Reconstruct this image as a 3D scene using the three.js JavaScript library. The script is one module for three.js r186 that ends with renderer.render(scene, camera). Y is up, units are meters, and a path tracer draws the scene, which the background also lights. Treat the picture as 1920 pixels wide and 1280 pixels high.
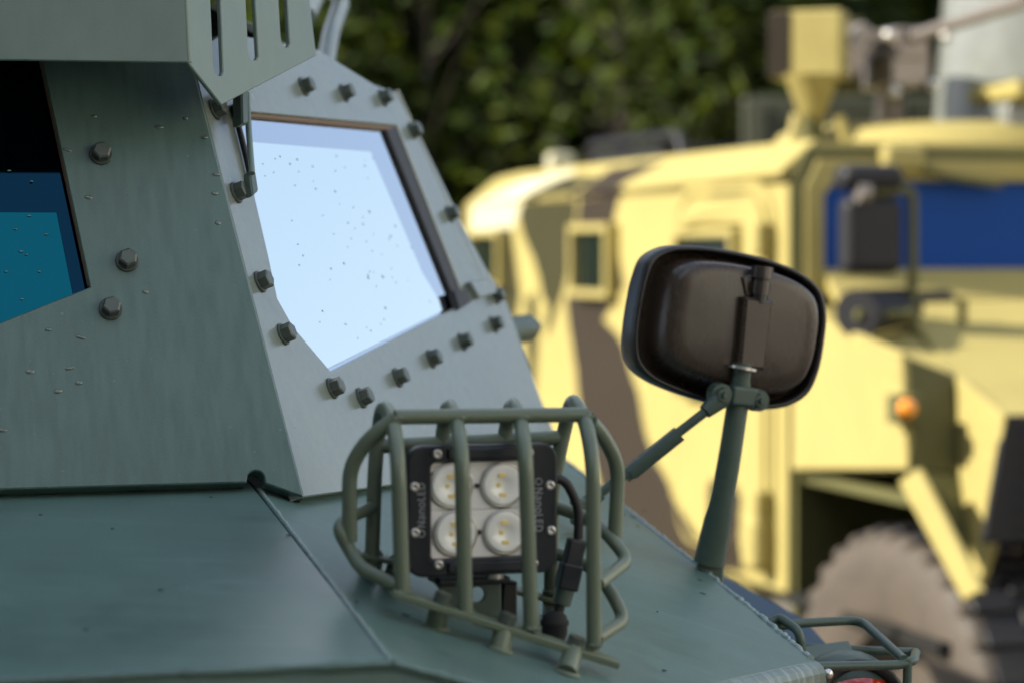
import * as THREE from 'three';
import { mergeGeometries } from 'three/addons/utils/BufferGeometryUtils.js';
import { RoundedBoxGeometry } from 'three/addons/geometries/RoundedBoxGeometry.js';
import { FontLoader } from 'three/addons/loaders/FontLoader.js';
import { TextGeometry } from 'three/addons/geometries/TextGeometry.js';

// ------------------------------------------------------------------ camera, sky, sun, exposure
const scene = new THREE.Scene();
const camera = new THREE.PerspectiveCamera(16.073, 1.5, 0.05, 400);
camera.position.set(0, 1.75, 0);
camera.rotation.x = -0.03749;
camera.focus = 2.36;
camera.userData.fStop = 3.7;

function rng(seed) { let s = seed >>> 0; return () => { s = (s + 0x6D2B79F5) | 0; let t = Math.imul(s ^ (s >>> 15), 1 | s); t = (t + Math.imul(t ^ (t >>> 7), 61 | t)) ^ t; return ((t ^ (t >>> 14)) >>> 0) / 4294967296; }; }
function lattice(seed, px, py) { const r = rng(seed), a = new Float32Array(px * py); for (let i = 0; i < a.length; i++) a[i] = r(); return a; }
const sm = t => t * t * (3 - 2 * t);
function vnoise(a, px, py, x, y) {   // periodic value noise
  const x0 = Math.floor(x), y0 = Math.floor(y), fx = sm(x - x0), fy = sm(y - y0);
  const i = ((x0 % px) + px) % px, j = ((y0 % py) + py) % py, i1 = (i + 1) % px, j1 = (j + 1) % py;
  const A = a[j * px + i], B = a[j * px + i1], C = a[j1 * px + i], D = a[j1 * px + i1];
  return (A + (B - A) * fx) * (1 - fy) + (C + (D - C) * fx) * fy;
}
function fbm(seed, px, py, oct) {
  const L = []; for (let o = 0; o < oct; o++) L.push([lattice(seed + o * 17, px << o, py << o), px << o, py << o]);
  return (u, v) => { let s = 0, w = 0, k = 1; for (const [a, p, q] of L) { s += k * vnoise(a, p, q, u * p, v * q); w += k; k *= 0.55; } return s / w; };
}
const SUN = new THREE.Vector3(-0.84, 0.53, 0.1).normalize();
{
  const W = 1024, H = 512, d = new Float32Array(W * H * 4), n1 = fbm(5, 10, 6, 5), n2 = fbm(91, 26, 14, 3);
  for (let j = 0; j < H; j++) for (let i = 0; i < W; i++) {
    const el = (j + 0.5) / H * Math.PI - Math.PI / 2, az = (i + 0.5) / W * 2 * Math.PI;
    const y = Math.sin(el), t = Math.pow(Math.max(0, y), 0.55), k = (j * W + i) * 4;
    let r = 1.02 + (0.15 - 1.02) * t, g = 1.2 + (0.33 - 1.2) * t, b = 1.34 + (0.74 - 1.34) * t;
    const cs = n1(i / W, Math.min(0.98, Math.max(0, y)) * 0.8) * 0.75 + n2(i / W, Math.max(0, y) * 0.8) * 0.25;
    const c = sm(Math.min(1, Math.max(0, (cs - 0.42) / 0.17))) * 0.85;
    r += (1.5 - r) * c; g += (1.58 - g) * c; b += (1.65 - b) * c;
    if (y < 0) { r = 0.3; g = 0.29; b = 0.26; }
    d[k] = r * 0.35; d[k + 1] = g * 0.35; d[k + 2] = b * 0.35; d[k + 3] = 1;
  }
  const sky = new THREE.DataTexture(d, W, H, THREE.RGBAFormat, THREE.FloatType);
  sky.mapping = THREE.EquirectangularReflectionMapping; sky.magFilter = sky.minFilter = THREE.LinearFilter; sky.needsUpdate = true;
  scene.background = sky; scene.environment = sky;
}
const sun = new THREE.DirectionalLight(new THREE.Color(1, 0.93, 0.78), 3.9);
sun.position.copy(SUN).multiplyScalar(60); sun.target.position.set(0, 0, 0); scene.add(sun, sun.target);
sun.castShadow = true; sun.shadow.mapSize.set(4096, 4096);
Object.assign(sun.shadow.camera, { left: -28, right: 28, top: 28, bottom: -28, near: 1, far: 140 });
const renderer = new THREE.WebGLRenderer({ antialias: true });
renderer.toneMapping = THREE.LinearToneMapping;
renderer.toneMappingExposure = 2.85;
renderer.shadowMap.enabled = true;

// ------------------------------------------------------------------ helpers
const V = (x, y, z) => new THREE.Vector3(x, y, z);
const vec = a => new THREE.Vector3(a[0], a[1], a[2]);
function basis(F) { return new THREE.Matrix4().makeBasis(vec(F.u), vec(F.v), vec(F.n)).setPosition(vec(F.o)); }
function add(name, geo, mat, parent) { const m = new THREE.Mesh(geo, mat); m.name = name; m.castShadow = m.receiveShadow = true; parent.add(m); return m; }
function grp(name, parent) { const g = new THREE.Group(); g.name = name; parent.add(g); return g; }
function shapeOf(pts, holes = []) {
  const s = new THREE.Shape(pts.map(p => new THREE.Vector2(p[0], p[1])));
  for (const h of holes) s.holes.push(new THREE.Path(h.map(p => new THREE.Vector2(p[0], p[1]))));
  return s;
}
function extr(shape, t, bevel = 0.0012, seg = 1) {   // front face at z = 0, body behind it
  const b = Math.min(bevel, t * 0.45);
  const g = new THREE.ExtrudeGeometry(shape, { depth: t - 2 * b, bevelEnabled: b > 0, bevelThickness: b, bevelSize: b, bevelOffset: -b, bevelSegments: seg, curveSegments: 10 });
  g.translate(0, 0, -(t - b)); return g;
}
function plateGeo(F, pts, holes, t, off = 0, bevel) { const g = extr(shapeOf(pts, holes), t, bevel); g.translate(0, 0, off); g.applyMatrix4(basis(F)); return g; }
function frameOf(pts) {   // a frame for a planar 3-D polygon seen counter-clockwise from outside
  const o = vec(pts[0]), n = V(0, 0, 0);
  for (let i = 0; i < pts.length; i++) { const a = vec(pts[i]).sub(o), b = vec(pts[(i + 1) % pts.length]).sub(o); n.add(a.cross(b)); }
  n.normalize(); const u = vec(pts[1]).sub(o); u.addScaledVector(n, -u.dot(n)).normalize(); const v = n.clone().cross(u);
  return { F: { o: pts[0], u: u.toArray(), v: v.toArray(), n: n.toArray() }, uv: pts.map(p => { const d = vec(p).sub(o); return [d.dot(u), d.dot(v)]; }) };
}
function slabGeo(pts, t, bevel) { const { F, uv } = frameOf(pts); return plateGeo(F, uv, [], t, 0, bevel); }
function slab(name, pts, t, mat, parent, bevel) { return add(name, slabGeo(pts, t, bevel), mat, parent); }
function mirrorX(g, x) { const m = g.clone(); m.applyMatrix4(new THREE.Matrix4().makeScale(-1, 1, 1)); m.translate(2 * x, 0, 0);
  if (m.index) { const a = m.index.array; for (let i = 0; i < a.length; i += 3) { const t = a[i]; a[i] = a[i + 1]; a[i + 1] = t; } }
  else for (const k of Object.keys(m.attributes)) { const A = m.attributes[k], n = A.itemSize, a = A.array; for (let i = 0; i < A.count; i += 3) for (let q = 0; q < n; q++) { const t = a[i * n + q]; a[i * n + q] = a[(i + 1) * n + q]; a[(i + 1) * n + q] = t; } }
  return m; }
function roundPath(pts, rad, closed = false) {   // straight runs with rounded bends
  const P = pts.map(p => p.isVector3 ? p.clone() : vec(p)), out = [], n = P.length;
  for (let i = 0; i < n; i++) {
    if (!closed && (i === 0 || i === n - 1)) { out.push(P[i]); continue; }
    const a = P[(i - 1 + n) % n], b = P[i], c = P[(i + 1) % n], d1 = a.clone().sub(b), d2 = c.clone().sub(b);
    const r = Math.min(rad, d1.length() * 0.48, d2.length() * 0.48), s = b.clone().addScaledVector(d1.normalize(), r), e = b.clone().addScaledVector(d2.normalize(), r);
    for (let k = 0; k <= 6; k++) { const t = k / 6; out.push(s.clone().multiplyScalar((1 - t) * (1 - t)).addScaledVector(b, 2 * t * (1 - t)).addScaledVector(e, t * t)); }
  }
  return out;
}
function tubeGeo(path, r, { radial = 12, closed = false, rf = null, flat = 1, capEnds = true } = {}) {
  const n = path.length, pos = [], nor = [], uv = [], idx = [];
  let N = V(0, 1, 0), len = 0; const T = [];
  for (let i = 0; i < n; i++) { const a = path[closed ? (i - 1 + n) % n : Math.max(0, i - 1)], b = path[closed ? (i + 1) % n : Math.min(n - 1, i + 1)]; T.push(b.clone().sub(a).normalize()); }
  if (Math.abs(T[0].y) > 0.9) N = V(0, 0, 1);
  for (let i = 0; i < n; i++) {
    N.addScaledVector(T[i], -N.dot(T[i])).normalize(); const B = T[i].clone().cross(N);
    if (i) len += path[i].distanceTo(path[i - 1]);
    const R = rf ? rf(i / (n - 1), i) : r;
    for (let k = 0; k <= radial; k++) { const a = k / radial * 2 * Math.PI, d = N.clone().multiplyScalar(Math.cos(a) * flat).addScaledVector(B, Math.sin(a)); pos.push(path[i].x + d.x * R, path[i].y + d.y * R, path[i].z + d.z * R); d.normalize(); nor.push(d.x, d.y, d.z); uv.push(len, k / radial * 2 * Math.PI * R); }
  }
  const m = closed ? n : n - 1, q = radial + 1;
  for (let i = 0; i < m; i++) for (let k = 0; k < radial; k++) { const a = i * q + k, b = ((i + 1) % n) * q + k; idx.push(a, a + 1, b, b, a + 1, b + 1); }
  if (!closed && capEnds) for (const [i, s] of [[0, -1], [n - 1, 1]]) {
    const c = pos.length / 3, d = T[i].clone().multiplyScalar(s); pos.push(path[i].x, path[i].y, path[i].z); nor.push(d.x, d.y, d.z); uv.push(0, 0);
    for (let k = 0; k <= radial; k++) { const b = (i * q + k) * 3; pos.push(pos[b], pos[b + 1], pos[b + 2]); nor.push(d.x, d.y, d.z); uv.push(0, 0); }
    for (let k = 0; k < radial; k++) s > 0 ? idx.push(c, c + 1 + k, c + 2 + k) : idx.push(c, c + 2 + k, c + 1 + k);
  }
  const g = new THREE.BufferGeometry(); g.setAttribute('position', new THREE.Float32BufferAttribute(pos, 3)); g.setAttribute('normal', new THREE.Float32BufferAttribute(nor, 3)); g.setAttribute('uv', new THREE.Float32BufferAttribute(uv, 2)); g.setIndex(idx); return g;
}
const tube = (name, pts, r, mat, parent, rad = 0.02, opt) => add(name, tubeGeo(roundPath(pts, rad, opt?.closed), r, opt), mat, parent);
function alignY(geo, from, to) { const d = vec(to).sub(vec(from)); geo.applyQuaternion(new THREE.Quaternion().setFromUnitVectors(V(0, 1, 0), d.clone().normalize())); geo.translate(from[0], from[1], from[2]); return geo; }
function rodGeo(from, to, r0, r1 = r0, seg = 20) { const L = vec(to).distanceTo(vec(from)); const g = new THREE.CylinderGeometry(r1, r0, L, seg, 1); g.translate(0, L / 2, 0); return alignY(g, from, to); }
const mix = (a, b, t) => a.map((v, i) => v + (b[i] - v) * t);
const bump3 = (a, d) => [a[0] + d[0], a[1] + d[1], a[2] + d[2]];
function roundRect(x0, y0, x1, y1, r, n = 6) { const o = []; for (const [cx, cy, a] of [[x1 - r, y1 - r, 0], [x0 + r, y1 - r, 1], [x0 + r, y0 + r, 2], [x1 - r, y0 + r, 3]]) for (let k = 0; k <= n; k++) { const t = (a + k / n) * Math.PI / 2; o.push([cx + r * Math.cos(t), cy + r * Math.sin(t)]); } return o; }
function boxGeo(w, h, d, x, y, z, r = 0.006) { const g = new RoundedBoxGeometry(w, h, d, 2, Math.min(r, w / 2.1, h / 2.1, d / 2.1)); g.translate(x, y, z); return g; }
function tag(o, label, category, extra = {}) { o.userData = { label, category, ...extra }; return o; }

// ------------------------------------------------------------------ procedural materials
function dataTex(W, H, fn, srgb, sizeU, sizeV) {
  const d = new Uint8Array(W * H * 4); const c = [0, 0, 0];
  for (let j = 0; j < H; j++) for (let i = 0; i < W; i++) { fn(i / W, j / H, c, i, j); const k = (j * W + i) * 4; for (let q = 0; q < 3; q++) d[k + q] = Math.max(0, Math.min(255, c[q])); d[k + 3] = 255; }
  const t = new THREE.DataTexture(d, W, H, THREE.RGBAFormat); t.wrapS = t.wrapT = THREE.RepeatWrapping; t.magFilter = THREE.LinearFilter; t.minFilter = THREE.LinearMipmapLinearFilter; t.generateMipmaps = true;
  if (srgb) t.colorSpace = THREE.SRGBColorSpace; t.repeat.set(1 / sizeU, 1 / sizeV); t.needsUpdate = true; return t;
}
const toS = x => 255 * (x <= 0.0031308 ? 12.92 * x : 1.055 * Math.pow(x, 1 / 2.4) - 0.055);
function paintMaps(base, seed, { streak = 0.1, sx = 90, sy = 16, grain = 0.05, patch = 0.08, size = 0.6, scratch = 0, specks = 0, dent = 0 } = {}) {
  const A = fbm(seed, sx, sy, 2), B = fbm(seed + 200, 4, 3, 4), G = rng(seed + 7), K = fbm(seed + 300, 150, 8, 1);
  const map = dataTex(768, 768, (u, v, c) => {
    let k = 1 + streak * (A(u, v) - 0.5) * 2 + patch * (B(u, v) - 0.5) * 2 + grain * (G() - 0.5);
    if (scratch) k += scratch * Math.max(0, K(v * 0.6 + u * 0.15, u) - 0.62) * 2.2;
    c[0] = toS(base[0] * k); c[1] = toS(base[1] * k); c[2] = toS(base[2] * k);
  }, true, size, size);
  if (specks) { const q = rng(seed + 55), d = map.image.data; for (let n = 0; n < specks; n++) { const x = Math.floor(q() * 768), y = Math.floor(q() * 768), l = q() < 0.7 ? 1.5 : 0.6, w = 1 + Math.floor(q() * q() * 4), h = 1 + Math.floor(q() * q() * 3); for (let j = 0; j < h; j++) for (let i = 0; i < w; i++) { const k = (((y + j) % 768) * 768 + (x + i) % 768) * 4; for (let e = 0; e < 3; e++) d[k + e] = Math.min(255, d[k + e] * (l > 1 ? 1.25 : 0.75)); } } }
  const bump = dataTex(768, 768, (u, v, c) => { c[0] = c[1] = c[2] = 255 * (dent ? 0.5 + dent * (B(u, v) - 0.5) + 0.03 * (A(u, v) - 0.5) : 0.5 + 0.45 * (A(u, v) - 0.5) + 0.35 * (G() - 0.5)); }, false, size, size);
  const rough = dataTex(256, 256, (u, v, c) => { c[0] = c[2] = 0; c[1] = 255 * (0.75 + 0.5 * (B(u, v) - 0.5) + 0.12 * (A(u, v) - 0.5)); }, false, size, size);
  return { map, bumpMap: bump, roughnessMap: rough };
}
const std = o => new THREE.MeshStandardMaterial(o);
const phy = o => new THREE.MeshPhysicalMaterial(o);
const col = (r, g, b) => new THREE.Color().setRGB(r, g, b);
const GREEN = [0.08, 0.138, 0.124];
const M = {
  plate: std({ ...paintMaps(GREEN, 11, { streak: 0.15, grain: 0.12, patch: 0.12, specks: 160 }), bumpScale: 0.00025, roughness: 0.56 }),
  quarter: phy({ ...paintMaps([0.165, 0.195, 0.17], 23, { streak: 0.07, sx: 60, sy: 60, grain: 0.1, patch: 0.12, dent: 1, specks: 60 }), bumpScale: 0.0022, roughness: 0.3, ior: 1.9 }),  // plate paint lightened to carry the light falling from the right
  hood: std({ ...paintMaps(GREEN, 37, { streak: 0.06, sx: 30, sy: 30, patch: 0.34, scratch: 0.16, grain: 0.1, specks: 420 }), bumpScale: 0.00015, roughness: 0.5 }),
  weld: std({ color: col(0.2, 0.265, 0.25), roughness: 0.45 }),
  visor: std({ ...paintMaps([0.13, 0.185, 0.165], 53, { streak: 0.06, sx: 50, sy: 24 }), bumpScale: 0.00012, roughness: 0.52 }),
  cage: std({ color: col(0.11, 0.14, 0.095), roughness: 0.34 }),
  bolt: std({ color: col(0.062, 0.078, 0.065), roughness: 0.34 }),
  washer: std({ color: col(0.045, 0.058, 0.05), roughness: 0.5 }),
  stalk: std({ ...paintMaps([0.055, 0.085, 0.068], 71, { size: 0.2, grain: 0.12 }), bumpScale: 0.0001, roughness: 0.55 }),
  bare: std({ color: col(0.42, 0.46, 0.46), metalness: 0.75, roughness: 0.36 }),
  steel: std({ color: col(0.6, 0.58, 0.55), metalness: 0.9, roughness: 0.32 }),
  primer: std({ color: col(0.17, 0.115, 0.075), roughness: 0.8 }),
  gasket: std({ color: col(0.012, 0.012, 0.014), roughness: 0.55 }),
  blackPlastic: std({ color: col(0.009, 0.008, 0.008), roughness: 0.36 }),
  mirrorBack: std({ ...paintMaps([0.042, 0.029, 0.02], 83, { size: 0.15, grain: 0.16, patch: 0.12, streak: 0.03 }), bumpScale: 0.00012, roughness: 0.4 }),
  nut: std({ color: col(0.06, 0.05, 0.045), roughness: 0.28, metalness: 0.5 }),
  lampBlack: std({ color: col(0.008, 0.011, 0.017), roughness: 0.42 }),
  navy: std({ color: col(0.01, 0.042, 0.085), roughness: 0.75 }),
  tealFilm: std({ color: col(0.001, 0.062, 0.095), metalness: 0.95, roughness: 0.04 }),
  navyFilm: std({ color: col(0.001, 0.016, 0.036), metalness: 0.95, roughness: 0.04 }),
  silverFilm: std({ color: col(0.93, 0.98, 0.93), metalness: 1, roughness: 0.03 }),
  edgeFilm: std({ color: col(0.58, 0.63, 0.7), metalness: 1, roughness: 0.05 }),
  water: phy({ color: col(0.09, 0.12, 0.095), roughness: 0.05, clearcoat: 1, clearcoatRoughness: 0.02 }),
  speck: std({ color: col(0.1, 0.19, 0.21), roughness: 0.3 }),
  reflector: std({ color: col(0.92, 0.9, 0.86), metalness: 0, roughness: 0.38 }),
  lens: phy({ color: col(0.95, 0.95, 0.9), roughness: 0.18, clearcoat: 0.8, clearcoatRoughness: 0.05 }),
  chip: std({ color: col(0.9, 0.7, 0.25), roughness: 0.5 }),
  ink: std({ color: col(0.32, 0.33, 0.35), roughness: 0.6 }),
  redLens: phy({ color: col(0.5, 0.035, 0.012), roughness: 0.15, clearcoat: 1 }),
  amber: phy({ color: col(0.9, 0.3, 0.01), roughness: 0.2, clearcoat: 1 }),
  rubber: std({ color: col(0.02, 0.02, 0.021), roughness: 0.85 }),
};

// ------------------------------------------------------------------ ground
{
  const t = paintMaps([0.2, 0.18, 0.15], 401, { size: 3, sx: 80, sy: 80, streak: 0.35, patch: 0.25, grain: 0.2 });
  const g = new THREE.CircleGeometry(180, 64); g.rotateX(-Math.PI / 2);
  const uv = g.attributes.uv; for (let i = 0; i < uv.count; i++) uv.setXY(i, uv.getX(i) * 360, uv.getY(i) * 360);
  const o = add('ground', g, std({ ...t, bumpScale: 0.006, roughness: 0.95 }), scene); o.userData = { kind: 'structure' };
}

// ------------------------------------------------------------------ near vehicle: green armoured truck, in the shade
const FPL = { o: [0,1.5298,0], u: [1,0,0], v: [0,.9157,-.4019], n: [0,.4019,.9157] }, FPR = { o: [.0442,1.5154,.0064], u: [.5625,-.0441,-.8256], v: [-.2753,.9316,-.2373], n: [.7796,.3608,.5119] }, FHC = { o: [0,1.5218,-.0183], u: [1,0,0], v: [0,.1736,-.9848], n: [0,.9848,.1736] }, FHS = { o: [0,1.5218,-.0183], u: [.9577,-.2777,-.0752], v: [-.0269,.1736,-.9845], n: [.2864,.9449,.1588] }, FVF = { o: [0,1.93,-.055], u: [1,0,0], v: [0,.9945,-.1045], n: [0,.1045,.9945] }, FVP = { o: [-.0544,1.9312,-.0551], u: [.6428,0,-.766], v: [-.0736,.9954,-.0617], n: [.7625,.0961,.6398] }, FLP = { o: [.1374,1.5301,.3028], u: [1,0,0], v: [0,1,0], n: [0,0,1] }, FMR = { o: [.5911,1.663,-.2599], u: [.9968,0,-.0799], v: [0,1,0], n: [.0799,0,.9968] };
const truck = grp('armoured_truck', scene); truck.position.set(...[-.2442,0,-2.3]); truck.rotation.y = .294;
tag(truck, 'grey green armoured truck with bolted window plates, caged work lamp and side mirror', 'armoured truck');
const MID = -0.51;   // centre line of the truck, local x

// hood: centre panel, sloping side panel, their mirror images, welds along the seams
{
  const hc = plateGeo(FHC, [[MID, -0.503], ...[[.0136,-.5061]], [0, 0.06], [MID, 0.06]], [], 0.008, 0, 0.001);
  add('hood_panel', hc, M.hood, truck); add('hood_panel', mirrorX(hc, MID), M.hood, truck);
  const hs = plateGeo(FHS, [[0, 0.06], [0.004, 0], ...[[0,-.5063],[.1596,-.5196],[.5691,-.1301]], ...[[.5829,.1535],[.596,.687]], [0.62, 1.2], [0.2, 1.2]], [], 0.008, 0.0005, 0.001);
  add('hood_side_panel', hs, M.hood, truck); add('hood_side_panel', mirrorX(hs, MID), M.hood, truck);
  const rr = rng(77), bead = (pts, r, amp, n) => { const a = vec(pts[0]), b = vec(pts[1]), path = []; for (let i = 0; i <= n; i++) path.push(a.clone().lerp(b, i / n).add(V((rr() - 0.5) * amp, (rr() - 0.5) * amp, (rr() - 0.5) * amp))); return tubeGeo(path, r, { radial: 8, rf: () => r * (0.75 + 0.5 * rr()) }); };
  const seam = [[.007,1.52,-.0205],[.0137,1.4345,.4763]];
  add('weld_bead', bead(seam, 0.0024, 0.0008, 90), M.weld, truck);
  add('weld_bead', bead([[.5509,1.4753,-.7351],[.5552,1.3977,-.2812]], 0.0026, 0.0016, 110), M.weld, truck);
  add('weld_bead', bead([[.5552,1.3977,-.2812],[.5503,1.342,.0592]], 0.0032, 0.0028, 70), M.weld, truck);
  add('weld_bead', bead([[-.3945,1.4346,.4762],[.0128,1.4339,.48]], 0.0032, 0.0006, 70), M.hood, truck);
  add('weld_bead', bead([[.0147,1.4337,.4793],[.1639,1.388,.4821]], 0.0032, 0.0006, 60), M.hood, truck);
  add('weld_bead', bead([[.0561,1.5084,-.0399],[.542,1.4749,-.717]], 0.0022, 0.0014, 120), M.primer, truck);
  // ground-off corner weld, bright where the paint is rubbed through
  const e0 = [[.1724,1.3875,.4701]][0], e1 = [[.5529,1.3415,.0572]][0], sc = fbm(5, 70, 3, 4), sp2 = fbm(15, 5, 4, 3), G = rng(9);
  const rubbed = dataTex(1024, 128, (u, v, c) => { const k = sc(u, v * 0.5) * 0.6 + sp2(u, v) * 0.4, w = Math.min(0.75, Math.max(0, (k - 0.44) * 5)); const b = [0.115, 0.155, 0.135]; for (let q = 0; q < 3; q++) c[q] = toS(b[q] * (1 - w) + w * [0.25, 0.29, 0.285][q] + (G() - 0.5) * 0.02); }, true, 0.6, 0.06);
  const wm = std({ map: rubbed, roughness: 0.4, metalness: 0.25 }), dn = (p, o, y) => [p[0] + 0.73 * o, p[1] - y, p[2] + 0.68 * o];
  const ring = [[0, 0], [0.0055, 0.0022], [0.0105, 0.0062], [0.0135, 0.012], [0.0142, 0.02], [0.013, 0.05]];
  for (let k = 0; k < 5; k++) add('corner_weld', slabGeo([dn(e0, ...ring[k + 1]), dn(e1, ...ring[k + 1]), dn(e1, ...ring[k]), dn(e0, ...ring[k])], 0.006, 0), wm, truck);
  // hull below the hood
  const sf = [[.0136,1.4339,.4801]][0], m = [[.1669,1.3873,.4812]][0], r = [[.5486,1.3412,.067]][0];
  const low = p => [p[0], 0.72, p[2] + 0.06];
  const d = p => bump3(p, [0, -0.006, 0]);
  for (const [n, pts] of [['nose_plate', [[MID, 0.72, 0.54], low(m), d(m), d(sf), [MID, 1.43, 0.475]]], ['nose_corner_plate', [low(m), low(r), d(r), d(m)]], ['hull_side_plate', [low(r), [0.56, 0.72, -0.1], [0.56, 0.72, -3.4], [0.56, 1.47, -3.4], [0.556, 1.46, -0.78], d(r)]]]) {
    const g = slabGeo(pts, 0.012); add(n, g, M.hood, truck); add(n, mirrorX(g, MID), M.hood, truck);
  }
  slab('hull_floor', [[-1.55, 0.72, -3.4], [0.54, 0.72, -3.4], [0.5, 0.72, 0.2], [-1.5, 0.72, 0.2]], 0.02, M.washer, truck);
  slab('rear_plate', [[0.55, 0.72, -3.4], [-1.57, 0.72, -3.4], [-1.57, 1.47, -3.4], [-1.37, 2.0, -3.4], [0.35, 2.0, -3.4], [0.55, 1.47, -3.4]], 0.02, M.plate, truck);
}
// cab: front plate with window, angled quarter plate with window, sides and roof
{
  const notch = []; for (let k = 0; k <= 8; k++) { const a = Math.PI * (1.0 - k / 8); notch.push([0.0085 * Math.cos(a), 0.004 + 0.0078 * Math.sin(a)]); }
  const pl = [[MID + 0.04, 0], [-0.0095, 0], ...notch, ...[[.0087,-.0013],[.0442,-.0158],[-.0317,.4594]], [MID + 0.04, [[-.0317,.4594]][0][1]]];
  const hole = [...[[-.1817,.4554],[-.1465,.2022]], ...[[-.2831,.1451]], [-0.36, 0.13], [-0.4, 0.2], [-0.4, 0.415], ...[[-.1825,.4614]]];
  const g = plateGeo(FPL, pl, [hole], 0.02, 0, 0.0012); add('front_plate', g, M.plate, truck); add('front_plate', mirrorX(g, MID), M.plate, truck);
  add('centre_pillar', boxGeo(0.09, 0.43, 0.024, MID, 1.73, -0.1, 0.004).translate(-MID, -1.73, 0.1).rotateX(-0.414).translate(MID, 1.73, -0.1), M.plate, truck);
  const glass = (F, outline, inner, depth, mo, mi, mirrorToo) => {
    const w = grp('window', truck), a = plateGeo(F, outline, [], 0.02, -depth, 0), b = plateGeo(F, inner, [], 0.004, -depth + 0.0015, 0.0004);
    add('edge_band', a, mo, w); add('pane', b, mi, w);
    if (mirrorToo) { const w2 = grp('window', truck); add('edge_band', mirrorX(a, MID), mo, w2); add('pane', mirrorX(b, MID), mi, w2); }
    return w;
  };
  const big = hole.map(([u, v]) => [u + (u > -0.25 ? 0.02 : -0.02), v + (v > 0.25 ? 0.02 : -0.02)]);
  glass(FPL, big, [...[[-.1728,.287],[-.1575,.1679]], ...[[-.2837,.1258]], [-0.38, 0.12], [-0.38, [[-.1728,.287]][0][1]]], 0.014, M.navyFilm, M.tealFilm, true);
  // bare edge of the cut-out
  add('cutout_edge', tubeGeo([...[[-.1791,1.942,-.1886],[-.144,1.7154,-.0891]]].map(vec), 0.0045, { radial: 6 }), M.primer, truck);

  const pr = [...[[.0008,-.0006],[.9016,-.0014],[.8904,.0897],[.8915,.196],[.8903,.2246],[.8537,.2668],[.8216,.3204],[.7708,.4497],[.7298,.5026],[.6553,.5047],[.495,.5291]], ...[[.2122,.5116],[.0988,.472]]];
  const qh = [[.1756,.4169],[.6916,.4521],[.7185,.2172],[.1833,.1261],[.1213,.1753],[.1056,.2049],[.1205,.2518],[.138,.3159]];
  const q = plateGeo(FPR, pr, [qh], 0.016, 0, 0.0012); add('quarter_plate', q, M.quarter, truck); add('quarter_plate', mirrorX(q, MID), M.quarter, truck);
  glass(FPR, [[.1595,.426],[.7365,.4683],[.7614,.2154],[.1675,.1098],[.0591,.1811],[.1012,.3087]], [[.1254,.382],[.5705,.4087],[.6054,.2529],[.6421,.2069],[.1894,.1314],[.1183,.1534],[.0778,.2042],[.0988,.3057]], 0.007, M.edgeFilm, M.silverFilm, true);
  // rubber set against the right and upper edge of the opening
  add('window_gasket', plateGeo(FPR, [[.6916,.4521],[.7185,.2172],[.684,.212],[.6498,.4443]], [], 0.01, -0.002, 0.001), M.gasket, truck);
  add('window_gasket', plateGeo(FPR, [[.1756,.4169],[.6916,.4521],[.6778,.4456],[.1794,.4131]], [], 0.01, -0.0022, 0.001), M.primer, truck);
  add('glass_retainer', plateGeo(FPR, [[.6678,.2283],[.7186,.2334],[.7204,.2149],[.6628,.2036]], [], 0.01, 0.006, 0.001), M.gasket, truck);
  add('glass_retainer', plateGeo(FPR, [[.7354,.2414],[.8156,.2493],[.84,.2302],[.7518,.2204]], [], 0.01, 0.009, 0.001), M.quarter, truck);
  // sides and roof behind the plates
  const rb = [[.5517,1.4743,-.7377]][0], rm = [[.4831,1.6853,-.782]][0], rt = [[.3163,1.9515,-.7155]][0], t2 = [[.1769,1.9865,-.5279]][0];
  for (const [n, pts] of [['cab_side_plate', [rb, [0.556, 1.46, -3.38], [0.33, 1.96, -3.38], bump3(rt, [0, 0, -0.01])]], ['roof_plate', [bump3(t2, [0, -0.012, -0.02]), bump3(rt, [0, 0, -0.02]), [0.33, 1.965, -3.38], [0.1, 2.1, -3.38], [0.1, 2.1, -0.6]]], ['roof_plate', [[MID, 2.1, -0.3], [0.08, 2.1, -0.3], [0.1, 2.1, -0.6], [0.1, 2.1, -3.38], [MID, 2.1, -3.38]]]]) {
    const s = slabGeo(pts, 0.01); add(n, s, M.quarter, truck); add(n, mirrorX(s, MID), M.quarter, truck);
  }
}
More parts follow.
